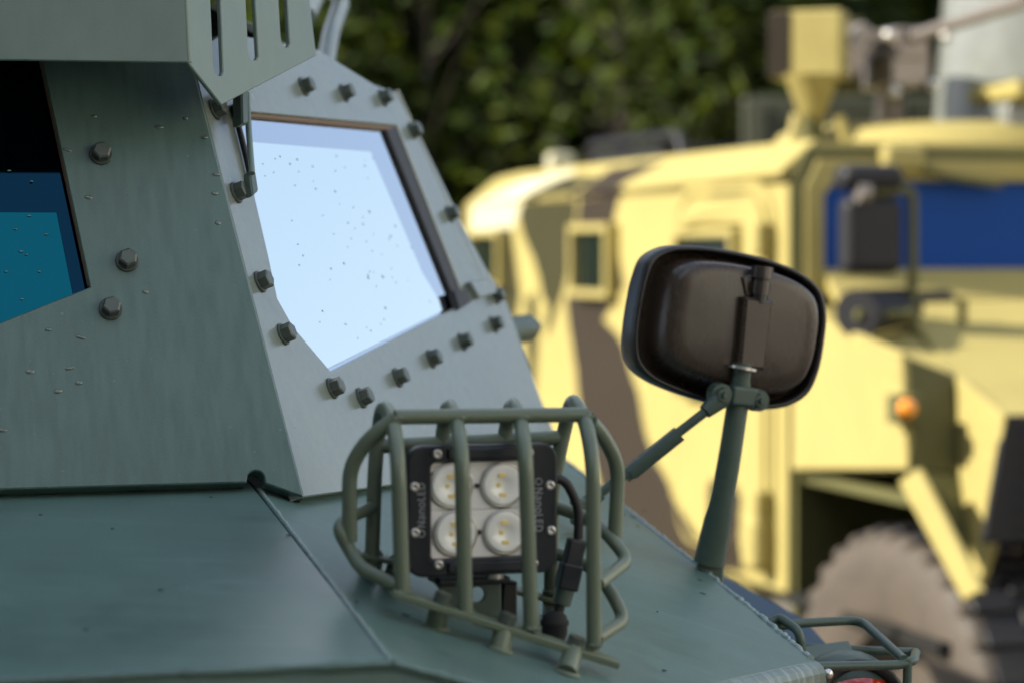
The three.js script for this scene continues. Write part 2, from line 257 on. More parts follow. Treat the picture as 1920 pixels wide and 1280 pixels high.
// hexagon bolts with washers
{
  const hexG = (() => { const g = new THREE.LatheGeometry([[0.0001, 0.0128], [0.0076, 0.0128], [0.0094, 0.0117], [0.0094, 0.002]].map(p => new THREE.Vector2(...p)), 6).toNonIndexed(); g.computeVertexNormals(); g.rotateX(Math.PI / 2); return g; })();
  const washG = (() => { const g = new THREE.LatheGeometry([[0.0001, 0.0024], [0.0108, 0.0024], [0.0114, 0.0018], [0.0114, -0.001]].map(p => new THREE.Vector2(...p)), 24).toNonIndexed(); g.computeVertexNormals(); g.rotateX(Math.PI / 2); return g; })();
  const r = rng(31);
  const put = (F, list, off = 0) => { const B = basis(F); for (const [u, v] of list) {
    const m = new THREE.Mesh(hexG, M.bolt); m.name = 'bolt'; m.castShadow = m.receiveShadow = true; truck.add(m);
    const mm = B.clone().multiply(new THREE.Matrix4().makeTranslation(u, v, off)).multiply(new THREE.Matrix4().makeRotationZ(r() * 1.05)); mm.decompose(m.position, m.quaternion, m.scale);
    const w = new THREE.Mesh(washG, M.washer); w.name = 'washer'; w.castShadow = w.receiveShadow = true; m.add(w); } };
  put(FPL, [[-.1282,.344],[-.1094,.2291],[-.1283,.1787]]);
  put(FPR, [[.1095,.411],[.0903,.3184],[.0732,.2217],[.0861,.1662],[.1675,.108],[.241,.0964],[.3731,.1184],[.5078,.1407],[.6458,.1631],[.7977,.1878],[.8479,.2279],[.7758,.3383],[.7427,.4499],[.671,.4872],[.5298,.4775],[.3974,.4701]]);
  for (const [u, v] of [[-.1282,.344],[-.1094,.2291]]) put(FPL, [[2 * MID - u, v]]);
}
// brow over the windscreen: front sheet, slotted cheek, top sheet
{
  const vf = [[MID, -0.003], ...[[-.0544,.0012],[-.0586,.1401]], [MID, [[-.0586,.1401]][0][1]]], g = plateGeo(FVF, vf, [], 0.005, 0, 0.001); add('visor_front', g, M.visor, truck); add('visor_front', mirrorX(g, MID), M.visor, truck);
  const slots = [[[.058,.1134],[.0782,.1157],[.0667,-.0042],[.0627,-.0087],[.0564,-.0091],[.0507,-.0064],[.0486,-.0002]], [[.1295,.1215],[.1485,.1237],[.1414,.0161],[.1362,.012],[.1296,.012],[.1235,.0148],[.1214,.0212]], [[.1991,.1295],[.218,.1316],[.2118,.0348],[.2063,.0304],[.2006,.0305],[.1944,.0345],[.1935,.0422]]];
  const vp = plateGeo(FVP, [...[[0,0],[.0576,-.0381],[.2698,.0268],[.2657,.0886],[.2621,.1594]], ...[[.0098,.1389]]], slots, 0.005, 0, 0.001); add('visor_cheek', vp, M.visor, truck); add('visor_cheek', mirrorX(vp, MID), M.visor, truck);
  const bend = [[-.0538,1.9315,-.0592],[-.058,2.0698,-.0737]]; add('visor_bend', tubeGeo(bend.map(vec), 0.0042, { radial: 10 }), M.visor, truck);
  const a = [[-.0586,2.0693,-.0696]][0], b = [[.1023,2.0899,-.2658]][0];
  const top = slabGeo([[MID, a[1], a[2]], a, b, [0.1, 2.12, -0.45], [MID, 2.12, -0.45]].map(p => bump3(p, [0, -0.001, -0.002])), 0.004); add('visor_top', top, M.visor, truck); add('visor_top', mirrorX(top, MID), M.visor, truck);
}
// wiper on the quarter window
{
  const w = grp('wiper', truck);
  add('pivot', alignY(new THREE.CylinderGeometry(0.008, 0.009, 0.02, 16), [[.0282,1.8969,-.2226]][0], [[.0218,1.8948,-.188]][0]), M.gasket, w);
  tube('arm', [[.032,1.9129,-.2122],[.0269,1.8697,-.174],[.0234,1.8278,-.1393]], 0.0032, M.visor, w, 0.01, { radial: 8 });
  add('arm_head', plateGeo(FPR, [[.1432,.4373],[.1628,.4397],[.1219,.3865],[.1059,.3848]], [], 0.012, 0.026, 0.002), M.stalk, w);
  add('blade_holder', plateGeo(FPR, [[.0958,.334],[.1116,.3353],[.1024,.3137],[.0837,.3071]], [], 0.009, 0.02, 0.002), M.stalk, w);
  tube('blade', [[.019,1.8992,-.218],[.0257,1.8599,-.2004],[.0319,1.8155,-.1787]], 0.0034, M.gasket, w, 0.01, { radial: 6 });
}
// water drops on the paint and the glass
{
  const r = rng(12), base = new THREE.SphereGeometry(1, 12, 6, 0, Math.PI * 2, 0, Math.PI / 2).rotateX(Math.PI / 2);
  for (const [u, v] of [[-.1883,.1582],[-.1584,.1502],[-.2078,.116],[-.1702,.1187],[-.1624,.1039],[-.1823,.0956],[-.2365,.0578],[-.0686,.3755],[-.1327,.3863],[-.0412,.3855],[-.0233,.3644],[-.0144,.3236],[-.0176,.3025],[-.1608,.3489],[-.1428,.2975],[-.0168,.2705],[-.0933,.1969]]) {
    const g = base.clone(); g.scale(0.0028 + r() * 0.0024, 0.0017 + r() * 0.0014, 0.0013); g.rotateZ((r() - 0.5) * 0.6); g.translate(u, v, 0); g.applyMatrix4(basis(FPL)); add('water_drop', g, M.water, truck);
  }
  const specks = [], A = [[.1856,.3685],[.5855,.4052],[.6404,.2249],[.1976,.1373]];
  for (let i = 0; i < 70; i++) {
    const a = r(), b = r(), c = r(), p = [0, 1].map(q => (A[0][q] * (1 - a) + A[1][q] * a) * (1 - b) + (A[3][q] * (1 - a) + A[2][q] * a) * b);
    const s = 0.0004 + 0.0012 * c * c * c, g = new THREE.SphereGeometry(1, 6, 4); g.scale(s, s * (1.2 + r() * 0.8), 0.0005); g.rotateZ(0.5 + r() * 0.4); g.translate(p[0], p[1], -0.0053); g.applyMatrix4(basis(FPR)); specks.push(g);
  }
  for (const [u, v] of [[-.2094,.2449],[-.2045,.2416],[-.2107,.1948],[-.2169,.3314],[-.1958,.3201],[-.2135,.2686],[-.1927,.2236],[-.2245,.2237],[-.2001,.2829],[-.1842,.263]]) { const g = base.clone(); g.scale(0.0012 + r() * 0.0012, 0.0009, 0.0006); g.translate(u, v, -0.0118); g.applyMatrix4(basis(FPL)); specks.push(g.index ? g : g); }
  const bits = []; for (const [p, k] of [...[[.5373,1.4346,-.4623],[.5442,1.4313,-.4551],[.5813,1.4303,-.5159],[.5328,1.4262,-.4045],[.5249,1.3912,-.1818],[.5013,1.3869,-.1134],[.394,1.3939,.0381],[.3138,1.3788,.2728],[.0647,1.4461,.3214],[.0225,1.4588,.3223],[.0929,1.4799,.0696]]].map((p, i) => [p, 0.7 + (i * 37 % 10) / 12])) { const g = new THREE.BoxGeometry(0.0055 * k, 0.0006, 0.0018 * k); g.rotateY(k * 5); g.rotateZ(-0.29); g.translate(...p); bits.push(g); }
  for (const [p, k] of [...[[-.1502,1.5016,.1018],[-.2086,1.5106,.0509],[-.0453,1.5178,.0099],[-.2068,1.4538,.3732],[-.1344,1.4699,.2815],[.0023,1.4949,.1398]]].map((p, i) => [p, 0.5 + (i * 31 % 10) / 14])) { const g = new THREE.BoxGeometry(0.005 * k, 0.0006, 0.0016); g.rotateY(k * 4); g.translate(...p); bits.push(g); }
  const lf = add('leaf_fragments', mergeGeometries(bits), std({ color: col(0.03, 0.03, 0.018), roughness: 0.8 }), truck); lf.userData.kind = 'stuff';
  const o = add('rain_specks', mergeGeometries(specks), M.speck, truck); o.userData.kind = 'stuff';
}
// roof grab rail and door hinge seen past the quarter plate
{
  tube('grab_rail', [[.2605,1.9764,-.8825],[.2932,2.0479,-.9826],[.3288,2.0992,-1.0731],[.3214,2.126,-1.0806],[.2865,2.1148,-1.0197],[.2474,2.0645,-.9246]], 0.0125, M.quarter, truck, 0.03, { radial: 14 });
  const h = grp('door_hinge', truck), p = [[.5002,1.6372,-.8718],[.6023,1.6416,-1.0303]];
  add('knuckle', tubeGeo(roundPath([p[0], mix(p[0], p[1], 0.7), p[1]], 0.01), 0.02, { radial: 16, rf: t => 0.02 * Math.sqrt(Math.max(0.05, 1 - Math.pow(Math.max(0, (t - 0.86) / 0.14), 2) * 0.8)) }), M.stalk, h);
  add('leaf', boxGeo(0.03, 0.05, 0.012, p[0][0] - 0.015, p[0][1], p[0][2], 0.003), M.stalk, h);
}
// caged work lamp
{
  const L = grp('work_lamp', truck), B = basis(FLP);
  const onLamp = g => g.applyMatrix4(B);
  const win = roundRect(-0.045, -0.041, 0.0385, 0.041, 0.004);
  const out = roundRect(-0.066, -0.056, 0.067, 0.0555, 0.014, 8);
  add('bezel', onLamp(extr(shapeOf(out, [win]), 0.012, 0.0018, 2)), M.lampBlack, L);
  add('housing', onLamp(boxGeo(0.118, 0.1, 0.052, 0, 0, -0.037, 0.01)), M.lampBlack, L);
  for (let k = 0; k < 6; k++) add('cooling_fin', onLamp(boxGeo(0.112, 0.003, 0.03, 0, -0.045 + k * 0.018, -0.075, 0.001)), M.lampBlack, L);
  for (const y of [0.0485, -0.0485]) add('bezel_rail', onLamp(boxGeo(0.072, 0.009, 0.006, 0.005, y, 0.0008, 0.0015)), M.lampBlack, L);
  for (const y of [0.0205, -0.0208]) add('reflector', onLamp(boxGeo(0.086, 0.0408, 0.004, -0.003, y, -0.0078, 0.0006)), M.reflector, L);
  const lensG = new THREE.LatheGeometry([[0.0001, 0.0018], [0.006, 0.002], [0.0075, 0.0036], [0.0155, 0.0046], [0.0172, 0.0036], [0.018, 0]].map(p => new THREE.Vector2(...p)), 36).rotateX(Math.PI / 2);
  const ringG = new THREE.TorusGeometry(0.0184, 0.0017, 10, 40);
  for (const [u, v] of [[-.0268,.0208],[.0185,.0204],[-.0231,-.0202],[.0208,-.0203]]) {
    add('led_lens', onLamp(lensG.clone().translate(u, v, -0.0055)), M.lens, L);
    add('lens_ring', onLamp(ringG.clone().translate(u, v, -0.0048)), M.steel, L);
    for (const [dx, dy, w, h] of [[-0.001, 0.0085, 0.0062, 0.0034], [-0.003, 0, 0.0034, 0.0036], [0, -0.0085, 0.0062, 0.0034]]) add('led_chip', onLamp(boxGeo(w, h, 0.0016, u + dx, v + dy, dy ? -0.0015 : -0.0034, 0.0004)), M.chip, L);
  }
  for (const [u, v] of [[-.0038,.0201],[-.0019,-.0195]]) add('reflector_screw', onLamp(new THREE.CylinderGeometry(0.0021, 0.0021, 0.003, 14).rotateX(Math.PI / 2).translate(u, v, -0.0052)), M.gasket, L);
  const scG = new THREE.LatheGeometry([[0.0001, 0.0002], [0.0014, 0.0002], [0.0015, 0.0018], [0.0032, 0.0016], [0.0042, 0.0006], [0.0043, -0.001]].map(p => new THREE.Vector2(...p)), 20).rotateX(Math.PI / 2);
  for (const [u, v] of [[-.0399,.0483],[-.0599,.0213],[-.0595,-.0176],[-.039,-.0455],[.06,.0192],[.061,-.0198],[.0413,.0477],[.0452,-.0477]]) add('bezel_screw', onLamp(scG.clone().translate(u, v, 0.0004)), M.steel, L);
  add('cover_glass', onLamp(new THREE.PlaneGeometry(0.086, 0.084).translate(-0.003, 0, -0.0008)), phy({ color: 0xffffff, transmission: 1, thickness: 0, roughness: 0.02, ior: 1.45 }), L);
  const font = await new FontLoader().loadAsync('fonts/droid/droid_sans_regular.typeface.json');
  for (const [px, rot] of [[-0.0508, Math.PI / 2], [0.0468, -Math.PI / 2]]) {
    const t = new TextGeometry('NanoLED', { font, size: 0.0068, depth: 0.0003, curveSegments: 3, bevelEnabled: false }); t.computeBoundingBox(); const bw = t.boundingBox.max.x;
    t.translate(-bw / 2 + 0.003, 0, 0); const ring = new THREE.TorusGeometry(0.0028, 0.0005, 6, 18).translate(-bw / 2 - 0.0015, 0.0032, 0.0003);
    add('lettering', onLamp(mergeGeometries([t.toNonIndexed(), ring.toNonIndexed()].map(g => { for (const k of Object.keys(g.attributes)) if (!['position', 'normal', 'uv'].includes(k)) g.deleteAttribute(k); return g; })).rotateZ(rot).translate(px, 0.002, 0.0001)), M.ink, L);
  }
  // bracket and foot under the lamp
  const br = [[-.0409,-.059],[.0213,-.0624],[.0223,-.0968],[-.0316,-.0875],[-.033,-.0693]], hole = []; { const [c] = [[.0004,-.0752]]; for (let k = 0; k < 16; k++) hole.push([c[0] + 0.0068 * Math.cos(k / 8 * Math.PI), c[1] + 0.0068 * Math.sin(k / 8 * Math.PI)]); }
  add('bracket', plateGeo(FLP, br, [hole], 0.005, -0.018, 0.001), M.stalk, L);
  add('bracket_lip', onLamp(boxGeo(0.064, 0.006, 0.04, -0.004, -0.0625, -0.03, 0.002)), M.lampBlack, L);
  add('bracket_nut', onLamp(new THREE.CylinderGeometry(0.008, 0.008, 0.008, 6).translate(0.014, -0.0565, -0.012)), M.steel, L);
  add('bracket_foot', onLamp(boxGeo(0.06, 0.006, 0.06, 0.0, -0.102, -0.04, 0.002)), M.stalk, L);
  add('latch_block', plateGeo(FLP, [[.027,-.0672],[.0404,-.0677],[.0404,-.0999],[.0251,-.0946]], [], 0.02, -0.03, 0.002), M.gasket, L);
  // cable, plug and gland
  tube('cable', [[.2034,1.5547,.2828],[.2179,1.5511,.2828],[.2306,1.5275,.2828],[.2297,1.4996,.2828]], 0.0042, M.gasket, L, 0.03, { radial: 12 });
  const plug = [[.2287,1.4996,.2828],[.218,1.4543,.2828]];
  add('plug', alignY(new RoundedBoxGeometry(0.0155, 0.024, 0.013, 2, 0.002).translate(0, 0.012, 0), plug[0], mix(plug[0], plug[1], 0.5)), M.lampBlack, L);
  add('plug', alignY(new RoundedBoxGeometry(0.0185, 0.023, 0.016, 2, 0.002).translate(0, 0.0115, 0), mix(plug[0], plug[1], 0.47), plug[1]), M.lampBlack, L);
  add('cable_gland', rodGeo([[.218,1.4562,.2828]][0], [[.2141,1.4433,.2828]][0], 0.0085, 0.0085, 6), M.stalk, L);
  tube('cable', [[.2141,1.4452,.2828],[.2102,1.4305,.2828]], 0.0045, M.gasket, L, 0.01);
  const gl = [[.2083,1.4119,.2828]][0];
  add('grommet', new THREE.LatheGeometry([[0.0001, 0.026], [0.006, 0.0255], [0.0105, 0.0215], [0.0112, 0.018], [0.0125, 0.0172], [0.0125, 0.0135], [0.0112, 0.0128], [0.0112, 0.006], [0.009, 0]].map(p => new THREE.Vector2(...p)), 28).translate(gl[0], gl[1], gl[2]), M.rubber, L);
}
// welded tube cage over the lamp
{
  const C = grp('lamp_cage', truck), R = 0.0065, t = (pts, rad = 0.022, r = R) => tube('cage_bar', pts, r, M.cage, C, rad, { radial: 14 });
  t([...[[.0553,1.468,.3478],[.0519,1.577,.3478]], ...[[.0571,1.6065,.3128]], ...[[.0577,1.6197,.2728]], ...[[.0601,1.5984,.2478],[.0567,1.5662,.2478],[.0536,1.4795,.2478]]]);
  t([...[[.1091,1.4489,.3478],[.1065,1.58,.3478]], ...[[.1121,1.6049,.3128]], ...[[.1143,1.6208,.2778]], ...[[.1187,1.6018,.2478],[.1158,1.5805,.2478]]]);
  t([...[[.1667,1.4329,.3478],[.1615,1.5809,.3478]], ...[[.1685,1.6038,.3128]], ...[[.1711,1.6212,.2778]], ...[[.1758,1.6006,.2478],[.1719,1.581,.2478]]]);
  t([...[[.2224,1.4159,.3478],[.2212,1.5749,.3478]], ...[[.2263,1.6062,.3128]], ...[[.2275,1.6227,.2728]], ...[[.2303,1.5995,.2478],[.2234,1.5713,.2478],[.2165,1.5338,.2478],[.2161,1.4478,.2478]]]);
  t([[.0587,1.6112,.3098],[.2283,1.6097,.3098]]); t([[.0577,1.5818,.2478],[.2224,1.5855,.2478]]);
  t([...[[.0587,1.6106,.3138]], ...[[.0363,1.5932,.3078]], ...[[.0225,1.569,.2978],[.0224,1.5062,.2978]]], 0.03);
  t([...[[.0547,1.5293,.2478]], ...[[.027,1.5251,.2778]], ...[[.0119,1.5178,.2978],[.0224,1.4995,.2978]], ...[[.0273,1.4856,.3178]], ...[[.0513,1.4741,.3458]]], 0.02, 0.0058);
  t([...[[.2308,1.6039,.3138]], ...[[.2452,1.5914,.3028]], ...[[.2652,1.5633,.2878],[.2618,1.5,.2878]]], 0.03);
  t([...[[.2175,1.5253,.2478]], ...[[.2482,1.5145,.2628]], ...[[.2576,1.4997,.2928]], ...[[.2671,1.4826,.3078]], ...[[.2268,1.4688,.3458]]], 0.012, 0.0058);
  t([...[[.2176,1.4846,.2478]], ...[[.2483,1.4721,.2628]], ...[[.2528,1.4556,.3028]], ...[[.2607,1.4324,.3178]], ...[[.2259,1.4227,.3458]]], 0.012, 0.0058);
  const flat = (n, a, b, w, h, mat) => { const L = vec(a).distanceTo(vec(b)); const u = vec(b).sub(vec(a)).normalize(), v = V(0.29, 0.945, 0.16); v.addScaledVector(u, -v.dot(u)).normalize(); add(n, new RoundedBoxGeometry(L, h, w, 1, 0.0012).translate(L / 2, 0, 0).applyMatrix4(new THREE.Matrix4().makeBasis(u, v, u.clone().cross(v)).setPosition(vec(a))), mat, C); };
  flat('base_bar', [[.0458,1.4702,.3478]][0], [[.2429,1.4008,.3478]][0], 0.018, 0.0062, M.cage);
  flat('base_bar', [[.0419,1.4901,.2478]][0], [[.2305,1.4387,.2478]][0], 0.016, 0.0042, M.cage);
  const wl = rng(4);
  for (const [p] of [[[.0553,1.4698,.3478]], [[.1091,1.4502,.3478]], [[.1667,1.4343,.3478]], [[.2224,1.4177,.3478]], [[.061,1.6103,.3098]], [[.1153,1.6092,.3098]], [[.1718,1.6085,.3098]], [[.2273,1.6083,.3098]], [[.0537,1.4822,.2478]], [[.2161,1.4497,.2478]]]) { const g = new THREE.IcosahedronGeometry(0.0088, 2), a = g.attributes.position; for (let i = 0; i < a.count; i++) { const k = 0.85 + 0.25 * Math.sin(a.getX(i) * 900 + wl() * 0.4) * Math.sin(a.getY(i) * 800); a.setXYZ(i, a.getX(i) * k, a.getY(i) * k * 0.6, a.getZ(i) * k); } g.computeVertexNormals(); add('weld', g.translate(...p), M.cage, C); }
  // standoffs down to the hood, screws on top
  const posts = [[[[.0876,1.4556,.3478]][0], [[.0878,1.4361,.3332]][0]], [[[.1434,1.4358,.3478]][0], [[.1375,1.4179,.3519]][0]], [[[.2039,1.414,.3478]][0], [[.1902,1.3987,.3709]][0]], [[[.0551,1.4859,.2478]][0], [[.0702,1.4674,.1788]][0]], [[[.0764,1.48,.2478]][0], [[.0852,1.4594,.1992]][0]], [[[.2171,1.4421,.2478]][0], [[.2362,1.4155,.1883]][0]]];
  posts.forEach(([a, b], i) => {
    const p = add('standoff', rodGeo(b, a, 0.0092, 0.0086, 20), M.cage, C);
    add('standoff_weld', new THREE.TorusGeometry(0.0098, 0.0026, 6, 18).rotateX(Math.PI / 2).rotateZ(-0.28).translate(...b), M.cage, p);
    if (i < 3) add('screw_head', rodGeo(bump3(a, [0, 0.001, 0]), bump3(a, [0.0035, 0.0115, 0.0018]), 0.0078, 0.0074, 6), M.bolt, C);
  });
}
// side mirror on its stalk
{
  const G = grp('side_mirror', truck), B = basis(FMR), on = g => g.applyMatrix4(B);
  const raw = [[-.1185,.025],[-.1101,.0604],[-.1005,.0805],[-.0796,.0911],[-.0468,.0929],[.0064,.0864],[.0603,.0737],[.0959,.0585],[.1159,.0401],[.1223,.0138],[.1197,-.0167],[.1116,-.0532],[.0979,-.0773],[.0734,-.0901],[.034,-.0928],[-.001,-.0902],[-.033,-.0816],[-.0687,-.0701],[-.1027,-.0545],[-.119,-.037],[-.1229,-.0133]];
  const cv = new THREE.CatmullRomCurve3(raw.map(p => V(p[0], p[1], 0)), true, 'centripetal'), N = 96, ol = cv.getSpacedPoints(N).slice(0, N);
  const c = ol.reduce((s, p) => s.add(p), V(0, 0, 0)).multiplyScalar(1 / N);
  const loft = (levels, cap) => { const pos = [], idx = [], uv = []; levels.forEach(([k, z, dx, dy]) => { for (let i = 0; i <= N; i++) { const p = ol[i % N]; pos.push(c.x + (p.x - c.x) * k + dx, c.y + (p.y - c.y) * k + dy, z); uv.push(c.x + (p.x - c.x) * k, c.y + (p.y - c.y) * k); } });
    for (let l = 0; l < levels.length - 1; l++) for (let i = 0; i < N; i++) { const a = l * (N + 1) + i, b = a + N + 1; idx.push(a, b, a + 1, b, b + 1, a + 1); }
    if (cap) { const l = levels.length - 1, z = levels[l][1], k = pos.length / 3; pos.push(c.x + levels[l][2], c.y + levels[l][3], z); uv.push(c.x, c.y); for (let i = 0; i < N; i++) idx.push(l * (N + 1) + i, k, l * (N + 1) + i + 1); }
    const g = new THREE.BufferGeometry(); g.setAttribute('position', new THREE.Float32BufferAttribute(pos, 3)); g.setAttribute('uv', new THREE.Float32BufferAttribute(uv, 2)); g.setIndex(idx); g.computeVertexNormals(); return g; };
  add('rim', on(loft([[0.86, -0.03, 0, 0], [0.985, -0.03, 0, 0], [1.0, -0.022, 0, 0], [1.0, -0.004, 0, 0], [0.985, 0.003, 0, 0], [0.955, 0.005, 0, 0], [0.925, 0.002, 0, 0], [0.91, -0.005, 0, 0], [0.9, -0.012, 0, 0]], false)), M.blackPlastic, G);
  add('housing', on(loft([[0.91, -0.014, 0, 0], [0.86, -0.012, 0.002, 0], [0.84, -0.004, 0.003, 0], [0.81, 0.012, 0.004, 0.001], [0.77, 0.023, 0.005, 0.002], [0.72, 0.0275, 0.006, 0.003], [0.6, 0.0295, 0.006, 0.003], [0.3, 0.031, 0.006, 0.003]], true)), M.mirrorBack, G);
  add('mirror_glass', on(loft([[0.94, -0.0285, 0, 0], [0.5, -0.0287, 0, 0]], true).scale(1, 1, 1)), std({ color: col(0.85, 0.87, 0.88), metalness: 1, roughness: 0.02 }), G);
  add('bracket', plateGeo(FMR, [[-.0037,.0362],[.0322,.0317],[.0212,-.046],[-.0113,-.0431]], [], 0.02, 0.044, 0.0035), M.mirrorBack, G);
  add('bracket_tab', plateGeo(FMR, [[-.002,.0573],[.0112,.0608],[.0313,.0423],[.0314,.0322],[.002,.0359]], [], 0.006, 0.033, 0.002), M.mirrorBack, G);
  const bt = [[.6153,1.7322,-.2257],[.6102,1.6906,-.2253]];
  add('pin_nut', rodGeo(mix(bt[0], bt[1], 0.32), bt[0], 0.0128, 0.0124, 6), M.nut, G);
  add('pin_nut', rodGeo(mix(bt[0], bt[1], 0.74), mix(bt[0], bt[1], 0.4), 0.0115, 0.0115, 6), M.nut, G);
  add('pin', rodGeo(bt[1], mix(bt[0], bt[1], 0.2), 0.0088, 0.0088, 16), M.blackPlastic, G);
  const st = [...[[.5919,1.6255,-.2238]], ...[[.5876,1.5899,-.2255]], ...[[.5738,1.4948,-.2284]], ...[[.5597,1.401,-.2433]]];
  const sp = roundPath(st, 0.12), foot = [[.5566,1.3679,-.2451]][0];
  add('stalk', tubeGeo(sp, 0.0118, { radial: 18, rf: t => t < 0.1 ? 0.0102 : 0.0112 + 0.0026 * t + 0.004 * Math.max(0, (t - 0.85) / 0.15) }), M.stalk, G);
  add('stalk_foot', slabGeo([bump3(foot, [-0.017, -0.02, 0.006]), bump3(foot, [0.02, -0.02, 0.006]), bump3(sp[sp.length - 1].toArray(), [0.0165, 0.004, 0.006]), bump3(sp[sp.length - 1].toArray(), [-0.013, 0.004, 0.006])], 0.012, 0.003), M.stalk, G);
  add('stalk_collar', rodGeo([[.59,1.6184,-.2237]][0], [[.5906,1.6214,-.2237]][0], 0.0165, 0.0165, 20), M.steel, G);
  const cl = [[.5881,1.5888,-.2235]][0];
  add('clamp', new RoundedBoxGeometry(0.03, 0.022, 0.03, 2, 0.004).rotateZ(-0.12).translate(...cl), M.stalk, G);
  add('clamp', alignY(new RoundedBoxGeometry(0.012, 0.062, 0.014, 2, 0.004), [[.5881,1.5876,-.2235]][0], [[.5644,1.5917,-.2216]][0]), M.stalk, G);
  for (const [p] of [[[.5619,1.5915,-.2154]], [[.6074,1.584,-.219]]]) {
    const e = add('clamp_eye', rodGeo(bump3(p, [0, 0, -0.012]), bump3(p, [0, 0, 0.004]), 0.0128, 0.0122, 20), M.stalk, G);
    add('clamp_nut', rodGeo(bump3(p, [0, 0, 0.004]), bump3(p, [0, 0, 0.011]), 0.0085, 0.008, 6), M.stalk, e);
    add('clamp_stud', rodGeo(bump3(p, [0, 0, 0.011]), bump3(p, [0, 0, 0.016]), 0.0036, 0.0034, 10), M.stalk, e);
  }
  const q = [...[[.5628,1.5878,-.2175],[.5433,1.5723,-.2159]], ...[[.5162,1.5487,-.2238]], ...[[.4645,1.505,-.2397]], ...[[.4161,1.4705,-.2509]]];
  add('brace_fork', rodGeo(q[1], q[0], 0.008, 0.0125, 12), M.stalk, G);
  add('brace_rod', rodGeo(q[4], q[1], 0.0054, 0.0054, 12), M.stalk, G);
  add('turnbuckle', rodGeo(q[3], q[2], 0.0092, 0.0092, 6), M.stalk, G);
  add('lock_nut', rodGeo(mix(q[3], q[4], 0.12), q[3], 0.0075, 0.0075, 6), M.stalk, G);
  add('brace_fork', rodGeo(q[4], mix(q[4], q[3], 0.35), 0.009, 0.0075, 12), M.stalk, G);
  add('brace_lug', boxGeo(0.024, 0.03, 0.02, q[4][0] - 0.004, q[4][1] - 0.008, q[4][2], 0.004), M.stalk, G);
}
// mudguard, headlamp and its guard beyond the hood edge
{
  const mg = slabGeo([[0.556, 1.305, 0.0], [0.70, 1.295, -0.2], [0.713, 1.295, -0.263], [0.771, 1.295, -0.461], [0.83, 1.295, -0.89], [0.86, 1.295, -1.25], [0.556, 1.305, -1.25]], 0.006, 0.001);
  add('mudguard', mg, M.navy, truck); add('mudguard', mirrorX(mg, MID), M.navy, truck);
  const H = grp('headlamp', truck);
  const hc = [[.6132,1.2777,.0028]][0];
  add('shell', new THREE.SphereGeometry(0.062, 32, 20).scale(1, 1, 0.75).translate(hc[0], hc[1], hc[2]), M.stalk, H);
  add('rim', new THREE.TorusGeometry(0.05, 0.006, 10, 40).rotateX(-0.25).translate(hc[0], hc[1] + 0.003, hc[2] + 0.04), M.gasket, H);
  add('lens', new THREE.SphereGeometry(0.07, 28, 14, 0, Math.PI * 2, 0, 0.72).rotateX(Math.PI / 2 - 0.25).translate(hc[0], hc[1] - 0.012, hc[2] - 0.012), M.redLens, H);
  add('lens_screw', new THREE.SphereGeometry(0.0055, 12, 8).translate(...[[.5667,1.3272,.0628]][0]), M.steel, H);
  add('hood_flap', slabGeo([...[[.5623,1.3245,.0028],[.646,1.3192,.0028],[.6266,1.3368,.0028]], ...[[.6343,1.3328,-.0372],[.5798,1.3343,-.0372]]], 0.004), M.stalk, H);
  const Gd = grp('headlamp_guard', truck), t = (p, rad = 0.015) => tube('guard_bar', p, 0.0049, M.stalk, Gd, rad, { radial: 14 });
  t([...[[.554,1.3573,-.0672],[.5697,1.3656,-.0672]], ...[[.5753,1.3556,-.0272],[.5778,1.3327,-.0272]]]);
  t([...[[.5594,1.3548,-.0672],[.5928,1.3578,-.0672],[.6628,1.3581,-.0672]], ...[[.6548,1.3358,.0528]]], 0.02);
  t([...[[.5807,1.3329,-.0672]], ...[[.6957,1.3271,-.0372],[.7131,1.3262,-.0372]], ...[[.6661,1.3341,.0528],[.6518,1.3305,.0528],[.5433,1.3337,.0528]]], 0.016);
  t([...[[.6595,1.3355,.0528],[.6578,1.2462,.0528]]]);
  // front wheels under the mudguards
  for (const [x, z] of [[0.6, -0.62], [2 * MID - 0.6, -0.62], [0.5, -2.75], [2 * MID - 0.5, -2.75]]) {
    const w = grp('wheel', truck); add('tyre', new THREE.LatheGeometry([[0.28, -0.13], [0.44, -0.15], [0.5, -0.12], [0.505, 0], [0.5, 0.12], [0.44, 0.15], [0.28, 0.13]].map(p => new THREE.Vector2(...p)), 40).rotateZ(Math.PI / 2).translate(x, 0.505, z), M.rubber, w);
    add('rim', new THREE.CylinderGeometry(0.285, 0.285, 0.2, 28).rotateZ(Math.PI / 2).translate(x, 0.505, z), M.stalk, w);
  }
  for (const z of [-0.62, -2.75]) add('axle', rodGeo([-1.62, 0.5, z], [0.6, 0.5, z], 0.05), M.stalk, truck);
  for (const z of [-0.62, -2.75]) for (const x of [-0.95, -0.1]) add('spring_mount', boxGeo(0.08, 0.24, 0.2, x, 0.61, z), M.stalk, truck);
}
